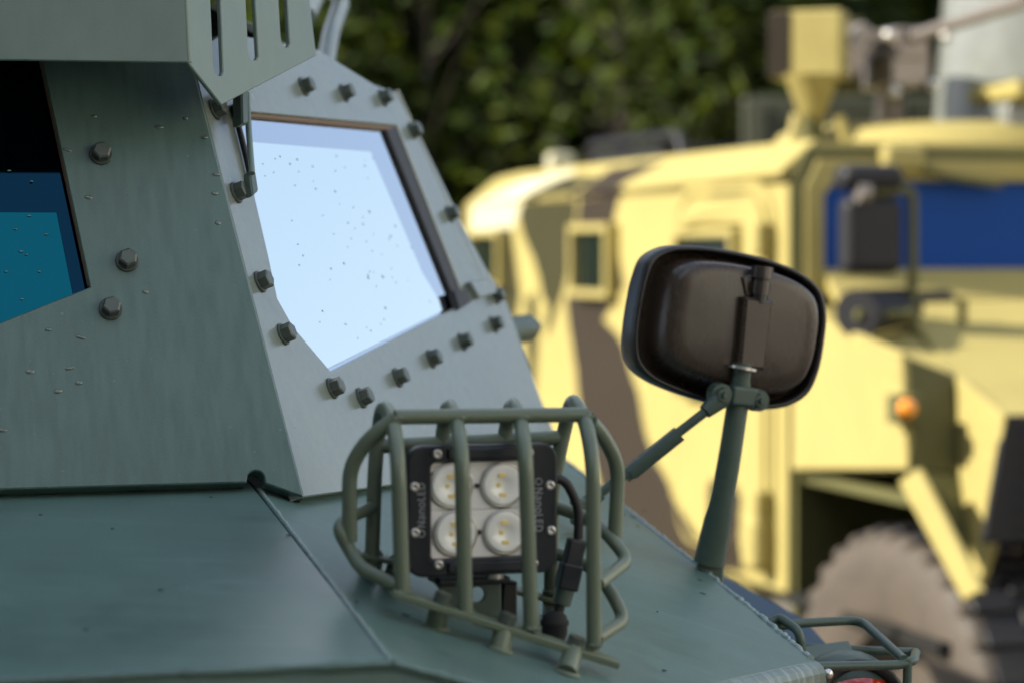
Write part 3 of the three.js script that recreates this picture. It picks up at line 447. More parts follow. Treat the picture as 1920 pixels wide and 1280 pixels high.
// ------------------------------------------------------------------ far vehicle: sand-yellow camouflaged armoured car, in the sun
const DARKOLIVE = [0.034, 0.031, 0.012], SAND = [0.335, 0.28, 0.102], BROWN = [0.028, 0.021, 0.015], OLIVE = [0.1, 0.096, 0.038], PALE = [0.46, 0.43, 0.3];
function camo(u0, u1, v0, v1, base, patches, seed) {   // spray-painted camouflage in metres on the panel, plus one painted glare patch
  const W = 512, H = Math.max(64, Math.round(512 * (v1 - v0) / (u1 - u0))), n = fbm(seed, 9, 6, 3), g = rng(seed + 3);
  const inside = (p, x, y) => { let c = false; for (let i = 0, j = p.length - 1; i < p.length; j = i++) if ((p[i][1] > y) !== (p[j][1] > y) && x < (p[j][0] - p[i][0]) * (y - p[i][1]) / (p[j][1] - p[i][1]) + p[i][0]) c = !c; return c; };
  const t = dataTex(W, H, (u, v, c) => {
    const x = u0 + (u1 - u0) * u + (n(u, v) - 0.5) * 0.08, y = v0 + (v1 - v0) * v + (n(v, u) - 0.5) * 0.06; let k = base;
    for (const [pc, pp] of patches) if (inside(pp, x, y)) k = pc;
    const m = 1 + (n(u * 1.7, v * 1.3) - 0.5) * 0.16 + (g() - 0.5) * 0.05; for (let q = 0; q < 3; q++) c[q] = toS(k[q] * m);
  }, true, 1, 1);
  return t;
}
const sandMat = (tex, rough = 0.8) => phy({ map: tex, roughness: rough, specularIntensity: 0.3 });
function fit(g, u0, u1, v0, v1) { const a = g.attributes.uv; for (let i = 0; i < a.count; i++) a.setXY(i, (a.getX(i) - u0) / (u1 - u0), (a.getY(i) - v0) / (v1 - v0)); return g; }
function panel(name, F, pts, holes, t, mat, parent, off, U) { const g = extr(shapeOf(pts, holes), t, 0.004); if (U) fit(g, ...U); g.translate(0, 0, off); g.applyMatrix4(basis(F)); return add(name, g, mat, parent); }
const B = {
  sand: phy({ ...paintMaps(SAND, 501, { size: 1.2, streak: 0.05, patch: 0.1 }), bumpScale: 0.0003, roughness: 0.75, specularIntensity: 0.35 }),
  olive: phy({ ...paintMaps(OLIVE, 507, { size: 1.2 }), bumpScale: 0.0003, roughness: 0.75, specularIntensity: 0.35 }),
  brown: phy({ ...paintMaps(BROWN, 509, { size: 1.2 }), bumpScale: 0.0003, roughness: 0.75, specularIntensity: 0.35 }),
  pale: std({ ...paintMaps(PALE, 511, { size: 1.2 }), bumpScale: 0.0003, roughness: 0.4 }),
  grey: std({ ...paintMaps([0.17, 0.18, 0.17], 513, { size: 1.2 }), bumpScale: 0.0003, roughness: 0.32 }),
  glass: std({ color: col(0.008, 0.013, 0.01), roughness: 0.15 }),
  blue: phy({ color: col(0.002, 0.045, 0.24), roughness: 0.5, specularIntensity: 0.25 }),
  black: phy({ color: col(0.014, 0.014, 0.017), roughness: 0.5, specularIntensity: 0.5 }),
  well: phy({ color: col(0.02, 0.02, 0.019), roughness: 1, specularIntensity: 0.2 }),
  metal: std({ color: col(0.22, 0.19, 0.17), roughness: 0.4, metalness: 0.5 }),
  dust: std({ ...paintMaps([0.066, 0.051, 0.039], 521, { size: 0.4, patch: 0.3, streak: 0.2 }), bumpScale: 0.001, roughness: 0.9 }),
};
const FBS = { o: [0,0,0], u: [0,0,1], v: [0,1,0], n: [-1,0,0] }, FBF = { o: [0,0,0], u: [1,0,0], v: [0,1,0], n: [0,0,1] };
const car = grp('camouflaged_armoured_car', scene); car.position.set(...[.7415,0,-6.5]); car.rotation.y = .294;
tag(car, 'sand yellow armoured car with brown camouflage patches and blue windscreen, parked by the trees', 'armoured car');
{
  const SU = [-3.4, 0.2, 0.6, 2.1];
  const patches = [
    [DARKOLIVE, [[-2.5588,2.0257],[-1.9249,2.029],[-1.7228,2.001],[-1.8891,1.8415],[-1.9715,1.6576],[-2.1546,1.5612],[-2.2941,1.7308],[-2.4379,1.8278]]], [DARKOLIVE, [[-2.9487,1.8321],[-2.5588,1.8485],[-2.4577,1.5744],[-2.5588,1.4144],[-2.9864,1.4817]]], [DARKOLIVE, [[-2.1553,2.0044],[-1.8198,2.0129],[-1.7849,1.8765],[-1.8887,1.6951],[-2.0436,1.5076],[-2.1544,1.4289],[-2.1052,1.6562]]], [DARKOLIVE, [[-2.3915,1.5756],[-2.2748,1.6161],[-2.2299,1.4262],[-2.2935,1.1932],[-2.3913,1.3038]]],
    [PALE, [[-3.1369,1.8128],[-3.0984,1.9375],[-2.6619,2.0526],[-2.2308,2.0729],[-2.1059,2.046],[-2.3918,1.9628],[-2.5452,1.8248]]],  // pale patch paints the glare on the rear corner, not camouflage
    [BROWN, [[-1.6949,2.0538],[-1.1452,2.0591],[-1.3301,1.9638],[-1.4229,1.8366],[-1.3283,1.6215],[-1.5279,1.5217],[-1.3428,1.4408],[-1.1901,1.2946],[-1.0909,1.1499],[-.8774,1.0197],[-.61,.9035],[-.4822,.7478],[-1.1614,.6372],[-1.5252,.8873],[-1.7199,1.1562],[-1.841,1.3671],[-1.9237,1.5845],[-1.7961,1.8043],[-1.7396,1.9477]]],
    [BROWN, [[-.5268,1.0842],[-.3714,1.1317],[-.2757,1.062],[-.2737,.8443],[-.5329,.8188]]],
  ];
  const skin = sandMat(camo(...SU, SAND, patches, 601)), S1 = [[-3.2, 0.8], [0, 0.8], [0, 1.929], [-3.2, 1.929]];
  const rect = (a, b) => [[a[0], b[1]], [b[0], b[1]], [b[0], a[1]], [a[0], a[1]]];
  const wins = [[[-3.0082,1.8037],[-2.6274,1.6268]], [[-1.7391,1.8111],[-1.3957,1.6205]], [[-.7477,1.7881],[-.3202,1.615]]].map(([a, b]) => rect(a, b));
  panel('side_plate', FBS, S1, wins, 0.03, skin, car, 0, SU);
  const grow = (p, d) => [[p[0][0] - d, p[0][1] - d], [p[1][0] + d, p[1][1] - d], [p[2][0] + d, p[2][1] + d], [p[3][0] - d, p[3][1] + d]];
  wins.forEach((w, i) => { const g = grp('side_window', car); panel('frame', FBS, grow(w, i === 1 ? 0.026 : 0.022), [w], 0.05, B.sand, g, 0.045); panel('pane', FBS, grow(w, 0.01), [], 0.01, B.glass, g, 0.02); });
  // raised door with rounded upper corners
  const [d0, d1] = [[-.7976,1.9067],[-.1285,.885]], dr = roundRect(d0[0], 0.9, d1[0], d0[1] - 0.005, 0.12);
  const dg = grp('door', car); panel('door_skin', FBS, dr, [grow(wins[2], 0.036)], 0.02, skin, dg, 0.018, SU);
  panel('door_surround', FBS, roundRect(d0[0] - 0.055, 0.86, d1[0] + 0.055, d0[1] + 0.035, 0.15), [roundRect(d0[0] - 0.015, 0.89, d1[0] + 0.015, d0[1] + 0.006, 0.125)], 0.02, skin, dg, 0.012, SU);
  add('door_handle', boxGeo(0.04, 0.05, 0.22, -0.04, 1.35, d0[0] + 0.2), B.olive, dg);
  add('door_hinge', boxGeo(0.05, 0.1, 0.05, -0.035, 1.78, d1[0] + 0.03, 0.015), B.sand, dg); add('door_hinge', boxGeo(0.05, 0.1, 0.05, -0.035, 1.05, d1[0] + 0.03, 0.015), B.sand, dg);
  // chamfer up to the roof, roof
  const ch = frameOf([[0, 1.929, -3.2], [0, 1.929, 0], [0.088, 2.044, 0], [0.16, 2.03, -2.9], [0.16, 2.0, -3.2]]);
  panel('roof_chamfer', { ...ch.F, o: [0, 1.929, -3.2] }, ch.uv, [], 0.03, skin, car, 0, [-0.2, 3.4, -1.329, 0.171]);
  const rg = slabGeo([[0.088, 2.044, 0], [1.912, 2.044, 0], [1.84, 2.03, -2.9], [0.16, 2.03, -2.9]], 0.03); add('roof_plate', rg, B.sand, car);
  slab('rear_slope', [[0.16, 2.03, -2.9], [1.84, 2.03, -2.9], [1.9, 1.6, -3.22], [0.02, 1.6, -3.22]], 0.03, B.sand, car);
  slab('rear_plate', [[1.98, 0.8, -3.21], [0.02, 0.8, -3.21], [0.02, 1.93, -3.21], [0.16, 2.0, -3.2], [1.84, 2.0, -3.2], [1.98, 1.93, -3.21]], 0.03, B.sand, car);
  panel('far_side_plate', { o: [2, 0, 0], u: [0, 0, -1], v: [0, 1, 0], n: [1, 0, 0] }, [[0, 0.8], [3.2, 0.8], [3.2, 1.929], [0, 1.929]], [], 0.03, B.sand, car, 0);
  slab('far_roof_chamfer', [[2, 1.929, 0], [2, 1.929, -3.2], [1.84, 2.0, -3.2], [1.84, 2.03, -2.9], [1.912, 2.044, 0]], 0.03, B.sand, car);
  slab('floor_pan', [[0, 0.8, -3.2], [2, 0.8, -3.2], [2, 0.8, 0.9], [0, 0.8, 0.9]], 0.03, B.well, car);
  // front plate with its blue windscreen
  const FU = [0, 2, 1.2, 2.1], fskin = sandMat(camo(...FU, SAND, [[OLIVE, [[-0.1, 2.2], [0.9, 2.2], [0.75, 2.03], [0.5, 2.0], [0.45, 1.9], [0.06, 1.95], [0.04, 1.4], [-0.1, 1.4]]], [OLIVE, [[1.4, 1.2], [1.9, 1.2], [1.8, 1.9], [1.5, 1.8]]]], 611));
  const ws = [...[[.0978,1.6809],[.0966,1.8994],[.1324,1.9414]]]; const wh = [ws[0], [2 - ws[0][0], ws[0][1]], [2 - ws[1][0], ws[1][1]], [2 - ws[2][0], ws[2][1]], ws[2], ws[1]];
  panel('front_plate', FBF, [[0.02, 1.25], [1.98, 1.25], [1.98, 1.93], [1.912, 2.044], [0.088, 2.044], [0.02, 1.93]], [wh], 0.03, fskin, car, 0, FU);
  const ga = (k, d) => wh.map(([x, y], i) => [x + (x < 1 ? -k : k), y + (y > 1.8 && i > 2 - 1 && y > 1.93 ? k : i < 2 ? -k : k * 0.4)]);
  const wg = grp('windscreen', car); panel('frame', FBF, ga(0.055), [wh], 0.03, B.sand, wg, 0.022); panel('frame_seam', FBF, ga(0.085), [ga(0.056)], 0.02, B.olive, wg, 0.012); panel('pane', FBF, ga(0.01), [], 0.01, B.blue, wg, -0.008);
  // wing, hood and nose
  const ba = [[0,1.6003,.0357],[0,1.5026,.6896],[0,1.2241,.7281]], cr = [[.1405,1.4494,.7],[.1638,1.0477,.7]], rd = [[.1555,1.3653,.93],[.0997,1.0662,.93]], mx = p => [2 - p[0], p[1], p[2]];
  const pair = (n, pts, mat) => { slab(n, pts, 0.02, mat, car, 0.004); slab(n, pts.map(mx).reverse(), 0.02, mat, car, 0.004); };
  pair('wing', [[0, 1.163, 0.03], ba[2], ba[1], ba[0]], B.sand);
  const c1 = [[.1332,1.2087,.74]][0], c2 = [[.129,.9362,.85]][0], c3 = [[.1326,1.0865,.92]][0];
  pair('wing_front', [ba[2], c1, cr[0], ba[1]], B.olive);  // olive stands in for shade on this front-facing facet
  pair('nose_side', [cr[0], c1, c2, c3, rd[0]], B.sand);
  pair('nose_cheek', [ba[2], c2, c1], B.olive);  // olive paints the shade beside the wing leg
  pair('wing_top', [ba[0], ba[1], cr[0], [0.3, 1.64, 0.03]], B.sand);
  pair('hood', [[0.3, 1.64, 0.03], cr[0], rd[0], [1, rd[0][1] + 0.02, rd[0][2]], [1, 1.66, 0.03]], B.sand);
  slab('cowl', [[0.1, 1.62, 0.12], [1.9, 1.62, 0.12], [1.9, 1.7, 0.01], [0.1, 1.7, 0.01]], 0.03, B.sand, car);
  const fl = [[0,1.1926,.6938],[0,1.232,.7906],[0,.9816,1.1094],[0,.9492,1.0329]];
  pair('wing_leg', [0, 3, 2, 1].map(k => [-0.008, fl[k][1], fl[k][2]]), B.sand);
  slab('nose_plate', [rd[1], mx(rd[1]), mx(rd[0]), rd[0]], 0.02, B.black, car);
  slab('bumper_beam', [[0.3, 0.78, 0.9], [1.7, 0.78, 0.9], [1.7, 0.98, 0.92], [0.3, 0.98, 0.92]], 0.05, B.well, car);
  for (let k = 0; k < 6; k++) { add('grille_bar', boxGeo(1.0, 0.025, 0.04, 1.0, rd[1][1] + 0.04 + k * 0.045, rd[0][2] + 0.01), B.black, car); add('grille_bolt', new THREE.SphereGeometry(0.013, 10, 8).translate(rd[0][0] + 0.06, rd[1][1] + 0.04 + k * 0.045, rd[0][2] + 0.03), B.metal, car); }
  // dark wheel wells
  add('wheel_well', boxGeo(0.04, 0.5, 1.05, 0.5, 0.98, 0.5), B.olive, car); add('wheel_well', boxGeo(0.5, 0.5, 0.03, 0.27, 1.0, 0.0), B.olive, car); add('wheel_well', boxGeo(0.46, 0.03, 0.64, 0.27, 1.14, 0.34), B.olive, car);
  add('sill_step', boxGeo(0.2, 0.06, 1.1, -0.06, 0.78, -0.75), B.sand, car); add('sill_hook', boxGeo(0.08, 0.16, 0.1, -0.03, 0.95, -0.12, 0.03), B.sand, car);
  // wheels with lugged tyres
  const lug = new RoundedBoxGeometry(0.12, 0.05, 0.055, 1, 0.012), lug2 = new RoundedBoxGeometry(0.03, 0.045, 0.045, 1, 0.012);
  for (const [x, z] of [[0.17, 0.56], [1.83, 0.56], [0.17, -2.35], [1.83, -2.35]]) {
    const w = grp('wheel', car), s = x < 1 ? -1 : 1; w.position.set(x, 0.535, z); w.rotation.y = x < 1 && z > 0 ? 0.06 : 0;
    add('tyre', new THREE.LatheGeometry([[0.27, -0.13], [0.33, -0.155], [0.42, -0.163], [0.475, -0.152], [0.505, -0.14], [0.515, -0.12], [0.515, 0.12], [0.505, 0.14], [0.475, 0.152], [0.42, 0.163], [0.33, 0.155], [0.27, 0.13]].map(p => new THREE.Vector2(...p)), 56).rotateZ(Math.PI / 2), B.dust, w);
    add('tread_band', new THREE.CylinderGeometry(0.518, 0.518, 0.2, 56, 1, true).rotateZ(Math.PI / 2), B.black, w);
    add('rim', new THREE.LatheGeometry([[0.001, 0.06], [0.1, 0.06], [0.12, 0.02], [0.22, 0.04], [0.27, 0.1], [0.285, 0.13]].map(p => new THREE.Vector2(...p)), 40).rotateZ(Math.PI / 2).scale(s < 0 ? 1 : -1, 1, 1), B.dust, w);
    if (z > 0) for (let k = 0; k < 34; k++) for (const q of [-1, 1]) { const a = (k + (q > 0 ? 0.5 : 0)) / 34 * Math.PI * 2; const m = add('tread_lug', lug, B.black, w); m.position.set(q * 0.06, 0.508 * Math.cos(a), 0.508 * Math.sin(a)); m.rotation.x = a; const n = add('shoulder_lug', lug2, B.dust, w); n.position.set(q * 0.132, 0.502 * Math.cos(a), 0.502 * Math.sin(a)); n.rotation.x = a; }
  }
  for (const z of [0.56, -2.35]) { add('axle', rodGeo([0.15, 0.535, z], [1.85, 0.535, z], 0.06), B.black, car); for (const x of [0.6, 1.4]) add('spring_mount', boxGeo(0.1, 0.24, 0.2, x, 0.67, z), B.black, car); }
  // mirrors on their post
  const MG = grp('mirror_assembly', car), F2 = (z) => ({ ...FBF, o: [0, 0, z] });
  const bx = (name, pts, z, d, mat, r) => { const x0 = Math.min(pts[0][0], pts[1][0]), x1 = Math.max(pts[0][0], pts[1][0]), y0 = Math.min(pts[0][1], pts[1][1]), y1 = Math.max(pts[0][1], pts[1][1]); return add(name, boxGeo(x1 - x0, y1 - y0, d, (x0 + x1) / 2, (y0 + y1) / 2, z, r ?? 0.02), mat, MG); };
  bx('large_mirror', [[.0188,1.8896],[.1826,1.6879]], 0.3, 0.08, B.black, 0.03);
  bx('large_mirror_cap', [[.0065,1.9715],[.1842,1.9017]], 0.3, 0.1, B.black, 0.035);
  add('mirror_pivot', rodGeo([[.045,1.8971,.34]][0], [[.0778,1.8973,.34]][0], 0.025), B.metal, MG);
  tube('mirror_post', [...[[.1022,1.9007,.32],[.2107,1.9083,.32]], ...[[.2139,1.4463,.32]]], 0.014, B.olive, MG, 0.03);
  add('round_mirror', rodGeo([[.224,1.6038,.26]][0], [[.0066,1.5913,.42]][0], 0.05, 0.062, 28), B.black, MG);
  tube('mirror_arm', [...[[.002,1.5889,.43],[.1587,1.5877,.43]]], 0.013, B.olive, MG, 0.03);
  bx('second_mirror', [[.2865,1.6427],[.4456,1.5266]], 0.1, 0.06, B.black, 0.03);
  tube('mirror_post', [[.3652,1.6246,.3],[.3681,1.4432,.3]], 0.012, B.olive, MG, 0.02);
  tube('mirror_stay', [[.0705,1.5457,.36],[.1235,1.4494,.36]], 0.01, B.sand, MG, 0.02);
  const mk = grp('marker_lamp', car), mp = [[-.0167,1.3743,.76]][0]; add('lens', new THREE.SphereGeometry(0.024, 16, 12).scale(1, 1, 0.7).translate(mp[0], mp[1], mp[2]), M.amber, mk); add('base', boxGeo(0.07, 0.07, 0.06, mp[0] + 0.012, mp[1] - 0.004, mp[2] - 0.04), B.olive, mk);
  for (const x of [0.32, 0.78]) { const wp = grp('wiper', car); tube('arm', [[x, 2.0, 0.03], [x + 0.12, 1.95, 0.06], [x + 0.3, 1.93, 0.03]], 0.01, B.olive, wp, 0.02); add('motor', boxGeo(0.12, 0.07, 0.06, x, 2.0, 0.03, 0.02), B.sand, wp); }
  // roof: hatch, turret ring, sensor box, gun, shield
  slab('roof_hatch', [[0.2, 2.1, -1.5], [0.75, 2.1, -1.5], [0.75, 2.1, -2.25], [0.2, 2.1, -2.25]], 0.06, B.black, car, 0.01);
  tube('roof_rail', [[0.22, 2.03, -1.35], [0.22, 2.13, -1.4], [0.22, 2.13, -2.3], [0.22, 2.03, -2.35]], 0.018, B.black, car, 0.05);
  add('roof_lamp', boxGeo(0.1, 0.09, 0.08, 0.2, 2.07, -2.6, 0.02), B.pale, car);
  add('turret_ring', new THREE.LatheGeometry([[0.001, 0.07], [0.42, 0.07], [0.47, 0.05], [0.5, 0]].map(p => new THREE.Vector2(...p)), 48).translate(0.72, 2.045, -0.55), B.sand, car);
  const SB = grp('sensor_box', car), sb = [[.2133,2.3331,-.35]][0];
  add('box', new RoundedBoxGeometry(0.21, 0.19, 0.12, 2, 0.01).rotateY(-0.62).translate(...sb), B.sand, SB);
  add('box_panel', new RoundedBoxGeometry(0.066, 0.186, 0.012, 1, 0.004).translate(-0.072, 0, 0.058).rotateY(-0.62).translate(...sb), B.brown, SB);
  add('box_neck', new THREE.CylinderGeometry(0.105, 0.04, 0.13, 4).rotateY(0.3).translate(sb[0] + 0.01, sb[1] - 0.15, sb[2]), B.sand, SB);
  add('box_shade_plate', boxGeo(0.14, 0.22, 0.03, sb[0] + 0.14, sb[1] - 0.02, sb[2] - 0.1), B.olive, SB);  // olive plate standing in for the shadow behind the sensor box
  add('box_stand', boxGeo(0.06, 0.12, 0.06, sb[0] + 0.01, 2.09, sb[2], 0.01), B.olive, SB);
  for (const dx of [-0.08, 0.1]) tube('stand_strut', [[sb[0] + dx, 2.04, sb[2] + 0.06], [sb[0] + dx * 0.7, 2.13, sb[2] + 0.05]], 0.016, B.sand, SB);
  const GN = grp('roof_gun', car);
  add('cradle', boxGeo(0.12, 0.1, 0.24, 0.5, 2.27, -0.4), B.metal, GN); add('receiver', boxGeo(0.1, 0.09, 0.3, 0.5, 2.34, -0.42), B.metal, GN);
  add('ammunition_box', new RoundedBoxGeometry(0.07, 0.16, 0.14, 1, 0.01).rotateZ(-0.6).translate(0.36, 2.32, -0.4), B.metal, GN);
  add('barrel', rodGeo([0.5, 2.35, -0.4], [0.52, 2.4, 0.35], 0.018), B.metal, GN); add('mount_post', rodGeo([0.52, 2.08, -0.45], [0.5, 2.26, -0.42], 0.05, 0.04), B.metal, GN);
  for (const [x, y] of [[0.44, 2.2], [0.56, 2.22], [0.42, 2.36], [0.6, 2.36]]) add('cradle_bolt', new THREE.SphereGeometry(0.018, 10, 8).translate(x, y, -0.26), M.steel, GN);
  const SH = grp('gun_shield', car);
  const arc = []; for (let k = 0; k <= 14; k++) { const a = -1.9 + k / 14 * 2.2; arc.push([1.1 + 0.38 * Math.sin(a), -0.5 + 0.38 * Math.cos(a)]); }
  const pos = [], idx = []; arc.forEach(([x, z]) => pos.push(x, 2.09, z, x * 1.0 + (1.1 - x) * 0.1, 2.62, z + (-0.5 - z) * 0.1)); for (let k = 0; k < arc.length - 1; k++) idx.push(2 * k, 2 * k + 2, 2 * k + 1, 2 * k + 1, 2 * k + 2, 2 * k + 3);
  const sg = new THREE.BufferGeometry(); sg.setAttribute('position', new THREE.Float32BufferAttribute(pos, 3)); sg.setAttribute('uv', new THREE.Float32BufferAttribute(pos.filter((_, i) => i % 3 < 2), 2)); sg.setIndex(idx); sg.computeVertexNormals(); add('shield_plate', sg, B.grey, SH);
  add('shield_back', boxGeo(0.5, 0.5, 0.03, 1.1, 2.35, -0.62), B.olive, SH); add('shield_port', rodGeo([1.1, 2.46, -0.2], [1.1, 2.46, -0.02], 0.09, 0.09, 24), B.black, SH);
  add('shield_hood', boxGeo(0.7, 0.06, 0.3, 1.05, 2.2, -0.18, 0.02), B.sand, SH); add('shield_foot', boxGeo(0.3, 0.14, 0.2, 0.86, 2.1, -0.2, 0.02), B.grey, SH);
}
// ------------------------------------------------------------------ olive box truck behind the armoured car
{
  const t = grp('olive_box_truck', scene); t.position.set(1.5, 0, -12.6); t.rotation.y = -0.13;
  tag(t, 'dark olive box truck standing behind the sand yellow armoured car', 'truck');
  const mt = std({ ...paintMaps([0.03, 0.032, 0.016], 701, { size: 1.5, patch: 0.2 }), bumpScale: 0.001, roughness: 0.6 });
  add('cargo_box', boxGeo(2.4, 1.6, 3.4, 0.9, 1.75, -1.6, 0.03), mt, t); add('chassis', boxGeo(1.6, 0.2, 4.4, 0.9, 0.85, -1.2, 0.02), B.black, t);
  for (const x of [-0.2, 0.5, 1.2, 1.9]) add('box_rib', boxGeo(0.06, 1.5, 0.04, x, 1.75, 0.12, 0.01), mt, t);
  for (const [x, z] of [[-0.05, -2.6], [1.85, -2.6], [-0.05, 0.4], [1.85, 0.4]]) { const w = grp('wheel', t); add('tyre', new THREE.CylinderGeometry(0.5, 0.5, 0.3, 28).rotateZ(Math.PI / 2).translate(x, 0.5, z), B.black, w); add('rim', new THREE.CylinderGeometry(0.27, 0.27, 0.32, 20).rotateZ(Math.PI / 2).translate(x, 0.5, z), mt, w); }
  for (const z of [-2.6, 0.4]) { add('axle', rodGeo([-0.05, 0.5, z], [1.85, 0.5, z], 0.06), B.black, t); for (const x of [0.3, 1.5]) add('spring', boxGeo(0.08, 0.3, 0.3, x, 0.65, z), B.black, t); }
  add('cab', boxGeo(2.2, 1.0, 0.9, 0.9, 1.4, 0.65, 0.05), mt, t);
}
// ------------------------------------------------------------------ trees
{
  const LEAF = [[0.04, 0.066, 0.006], [0.06, 0.09, 0.007], [0.028, 0.05, 0.005], [0.085, 0.11, 0.008]];
  const leafMat = phy({ vertexColors: true, color: 0xffffff, roughness: 0.9, specularIntensity: 0.25, transmission: 0.45, thickness: 0, side: THREE.DoubleSide });
  const bark = std({ ...paintMaps([0.045, 0.034, 0.024], 811, { size: 0.5, sx: 40, sy: 6, streak: 0.5 }), bumpScale: 0.006, roughness: 0.95 });
  function crownGeo(seed, n, blobs, leaf, leafCols = LEAF) {
    const r = rng(seed), pos = new Float32Array(n * 18), nor = new Float32Array(n * 18), colr = new Float32Array(n * 18), a = V(0, 0, 0), b = V(0, 0, 0), N = V(0, 0, 0); let tot = 0; const cum = blobs.map(bb => tot += bb[3] * bb[3] * bb[4]);
    for (let i = 0; i < n; i++) {
      const pick = r() * tot, bl = blobs[cum.findIndex(q => q >= pick)];
      let x, y, z, l; do { x = r() * 2 - 1; y = r() * 2 - 1; z = r() * 2 - 1; l = x * x + y * y + z * z; } while (l > 1 || (l < 0.3 && r() < 0.6));
      const cl = r() < 0.7 ? 0.12 : 0.3; const c = [bl[0] + x * bl[3] + (r() - 0.5) * cl, bl[1] + y * bl[4] + (r() - 0.5) * cl, bl[2] + z * bl[3] + (r() - 0.5) * cl];
      N.set(r() - 0.5, r() * 0.9, r() - 0.5).normalize(); a.set(r() - 0.5, r() - 0.5 - 0.3, r() - 0.5).cross(N).normalize(); b.copy(N).cross(a);
      const s = leaf * (0.6 + 0.8 * r()), k = leafCols[Math.floor(r() * 4)], m = 0.75 + r() * 0.5;
      const q = [[-1, 0], [0, -0.55], [1, 0], [-1, 0], [1, 0], [0, 0.55]];
      for (let t = 0; t < 6; t++) { const o = i * 18 + t * 3, [p, w] = q[t]; pos[o] = c[0] + (a.x * p + b.x * w) * s; pos[o + 1] = c[1] + (a.y * p + b.y * w) * s; pos[o + 2] = c[2] + (a.z * p + b.z * w) * s; nor[o] = N.x; nor[o + 1] = N.y; nor[o + 2] = N.z; for (let e = 0; e < 3; e++) colr[o + e] = k[e] * m; }
    }
    const g = new THREE.BufferGeometry(); g.setAttribute('position', new THREE.BufferAttribute(pos, 3)); g.setAttribute('normal', new THREE.BufferAttribute(nor, 3)); g.setAttribute('color', new THREE.BufferAttribute(colr, 3)); return g;
  }
  function makeTree(name, seed, h, n, leaf, spread = 1, leafCols = LEAF) {
    const t = grp(name, scene), r = rng(seed), blobs = [], limbs = [];
    limbs.push(tubeGeo(roundPath([[0, -0.1, 0], [0.1, h * 0.25, 0.05], [-0.06, h * 0.5, 0.1], [0.05, h * 0.85, 0]], 0.6), 0.14, { radial: 10, rf: q => (spread < 1 ? 0.03 : 0.17) * (1 - 0.85 * q) }));
    for (let k = 0; k < 16; k++) { const y = h * (0.1 + 0.85 * k / 15), a = k * 2.4 + r(), d = spread * (0.9 + r() * 1.1) * (1.25 - 0.5 * Math.abs(k / 15 - 0.35)); const e = [Math.cos(a) * d, y + 0.25, Math.sin(a) * d]; blobs.push([e[0], e[1], e[2], spread * (0.65 + r() * 0.4), spread * (0.5 + r() * 0.35)]); limbs.push(tubeGeo(roundPath([[0, Math.max(0.3, y - 0.5), 0.04], [e[0] * 0.5, y - 0.1, e[2] * 0.5], e], 0.3), 0.04, { radial: 6, rf: q => (spread < 1 ? 0.009 : 0.028) * (1 - 0.8 * q) })); }
    add('trunk', mergeGeometries(limbs), bark, t); const c = add('crown', crownGeo(seed + 1, n, blobs, leaf, leafCols), leafMat, t); return t;
  }
  const protos = [makeTree('leafy_tree', 901, 7.2, 34000, 0.07), makeTree('leafy_tree_001', 917, 6.8, 34000, 0.075)];
  const spots = [[2.9, -15.6, 0, 0.2], [0.6, -16.2, 1, 1.1], [-1.7, -17.4, 0, 2.2], [-4.2, -19.2, 1, 3.0], [-6.8, -21, 1, 5.0], [-2.6, -21, 0, 0.8], [0.4, -20, 1, 3.7], [3.0, -19.5, 0, 5.5]];
  const labs = ['leafy tree rising behind the roof gun of the sand yellow car', 'leafy tree rising behind the roof hatch of the sand yellow car', 'leafy tree rising behind the roof grab rail of the green truck'];
  spots.forEach(([x, z, p, a], i) => {
    let t = protos[p]; if (i > 1) { t = protos[p].clone(); t.name = 'leafy_tree_' + String(i).padStart(3, '0'); scene.add(t); }
    t.position.set(x, 0, z); t.rotation.y = a; t.scale.setScalar(1 + 0.07 * ((i * 5) % 4 - 1.5));
    tag(t, labs[i] ?? 'leafy green tree in the dark row behind the parked vehicles', 'tree', { group: 'trees in the row behind the parked vehicles' });
  });
  // slender young trees with thin foliage, standing in the sun in front of the row
  [[0.62, -14.2, 520, 0.4, 'slender young tree with thin sunlit leaves in front of the dark trees'], [1.3, -14.6, 560, 2.1, 'slender sunlit tree rising behind the dark olive box truck'], [-0.5, -15.4, 150, 3.9, 'very sparse slender tree beside the rear end of the sand yellow car']].forEach(([x, z, n, a, label], i) => {
    const t = makeTree(i ? 'slender_tree_' + String(i).padStart(3, '0') : 'slender_tree', 941 + i * 9, 4.4, n, 0.058, 0.62); t.position.set(x, 0, z); t.rotation.y = a; tag(t, label, 'tree', { group: 'slender young trees in the sun' });
  });
  // undergrowth behind the trees that reads as one mass
  const bl = []; const r = rng(33); for (let k = 0; k < 60; k++) bl.push([-13 + (k % 30) * 0.75, 0.8 + (k < 30 ? 0 : 2.6) + r() * 1.6, -24 - r() * 1.5, 1.2, 1.4]);
  const w = add('undergrowth', crownGeo(71, 70000, bl, 0.13), leafMat, scene); tag(w, 'dense dark undergrowth filling the gaps behind the trees', 'undergrowth', { kind: 'stuff' });
}
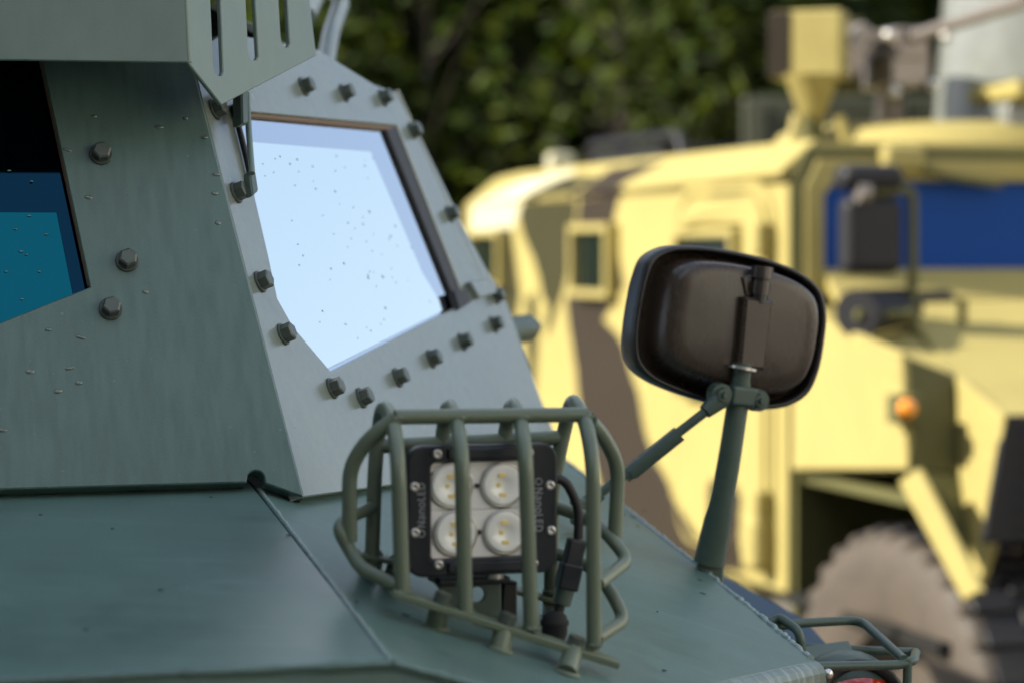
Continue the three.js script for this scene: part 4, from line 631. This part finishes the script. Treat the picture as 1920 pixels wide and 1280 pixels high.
// ------------------------------------------------------------------ unseen building added on the left to shade the near truck
{
  const b = grp('added_shade_building', scene); b.position.set(-6.8, 0, 3);
  tag(b, 'plain rendered building with a flat roof, added unseen to shade the green truck', 'building');
  const wallM = std({ ...paintMaps([0.3, 0.27, 0.22], 951, { size: 3, patch: 0.2, sx: 30, sy: 30 }), bumpScale: 0.003, roughness: 0.95 });
  add('wall', boxGeo(4.6, 6.6, 12, 0, 3.3, 0, 0.02), wallM, b); add('roof', boxGeo(5, 0.25, 12.4, 0, 6.72, 0, 0.03), B.well, b);
  add('wing_wall', boxGeo(9.2, 6.6, 4, 6.8, 3.3, 4.6, 0.02), wallM, b); add('wing_roof', boxGeo(9.2, 0.25, 4.4, 7.1, 6.72, 4.6, 0.03), B.well, b);  // wing added behind the camera to darken the forward-facing plates
  for (let k = 0; k < 2; k++) { const w = grp('window', b), z = -4.3 + k * 2.9; add('frame', boxGeo(0.06, 1.5, 1.3, 2.31, 3.4, z, 0.01), wallM, w); add('pane', boxGeo(0.04, 1.36, 1.16, 2.33, 3.4, z, 0.005), B.glass, w); }
}
// ------------------------------------------------------------------ unseen white building added on the right to bounce sunlight onto the truck
{
  const b = grp('added_bounce_building', scene); b.position.set(6.5, 0, 0.4);
  tag(b, 'white rendered building with a low pitched roof, added unseen to bounce sunlight onto the truck', 'building');
  const wm = std({ ...paintMaps([0.72, 0.7, 0.65], 961, { size: 3, patch: 0.06, sx: 30, sy: 30, streak: 0.04 }), bumpScale: 0.002, roughness: 0.95 });
  add('wall', boxGeo(4, 5, 11, 0, 2.5, 0, 0.02), wm, b);
  slab('roof', [[-2.2, 5.02, -5.7], [-2.2, 5.02, 5.7], [0, 5.9, 5.7], [0, 5.9, -5.7]], 0.1, B.brown, b); slab('roof', [[2.2, 5.02, 5.7], [2.2, 5.02, -5.7], [0, 5.9, -5.7], [0, 5.9, 5.7]], 0.1, B.brown, b);
  for (let k = 0; k < 2; k++) { const w = grp('window', b), z = -1.6 + k * 4; add('frame', boxGeo(0.08, 1.3, 1.1, -2.0, 1.7, z, 0.01), wm, w); add('pane', boxGeo(0.04, 1.16, 0.96, -2.03, 1.7, z, 0.005), B.glass, w); }
}

renderer.render(scene, camera);
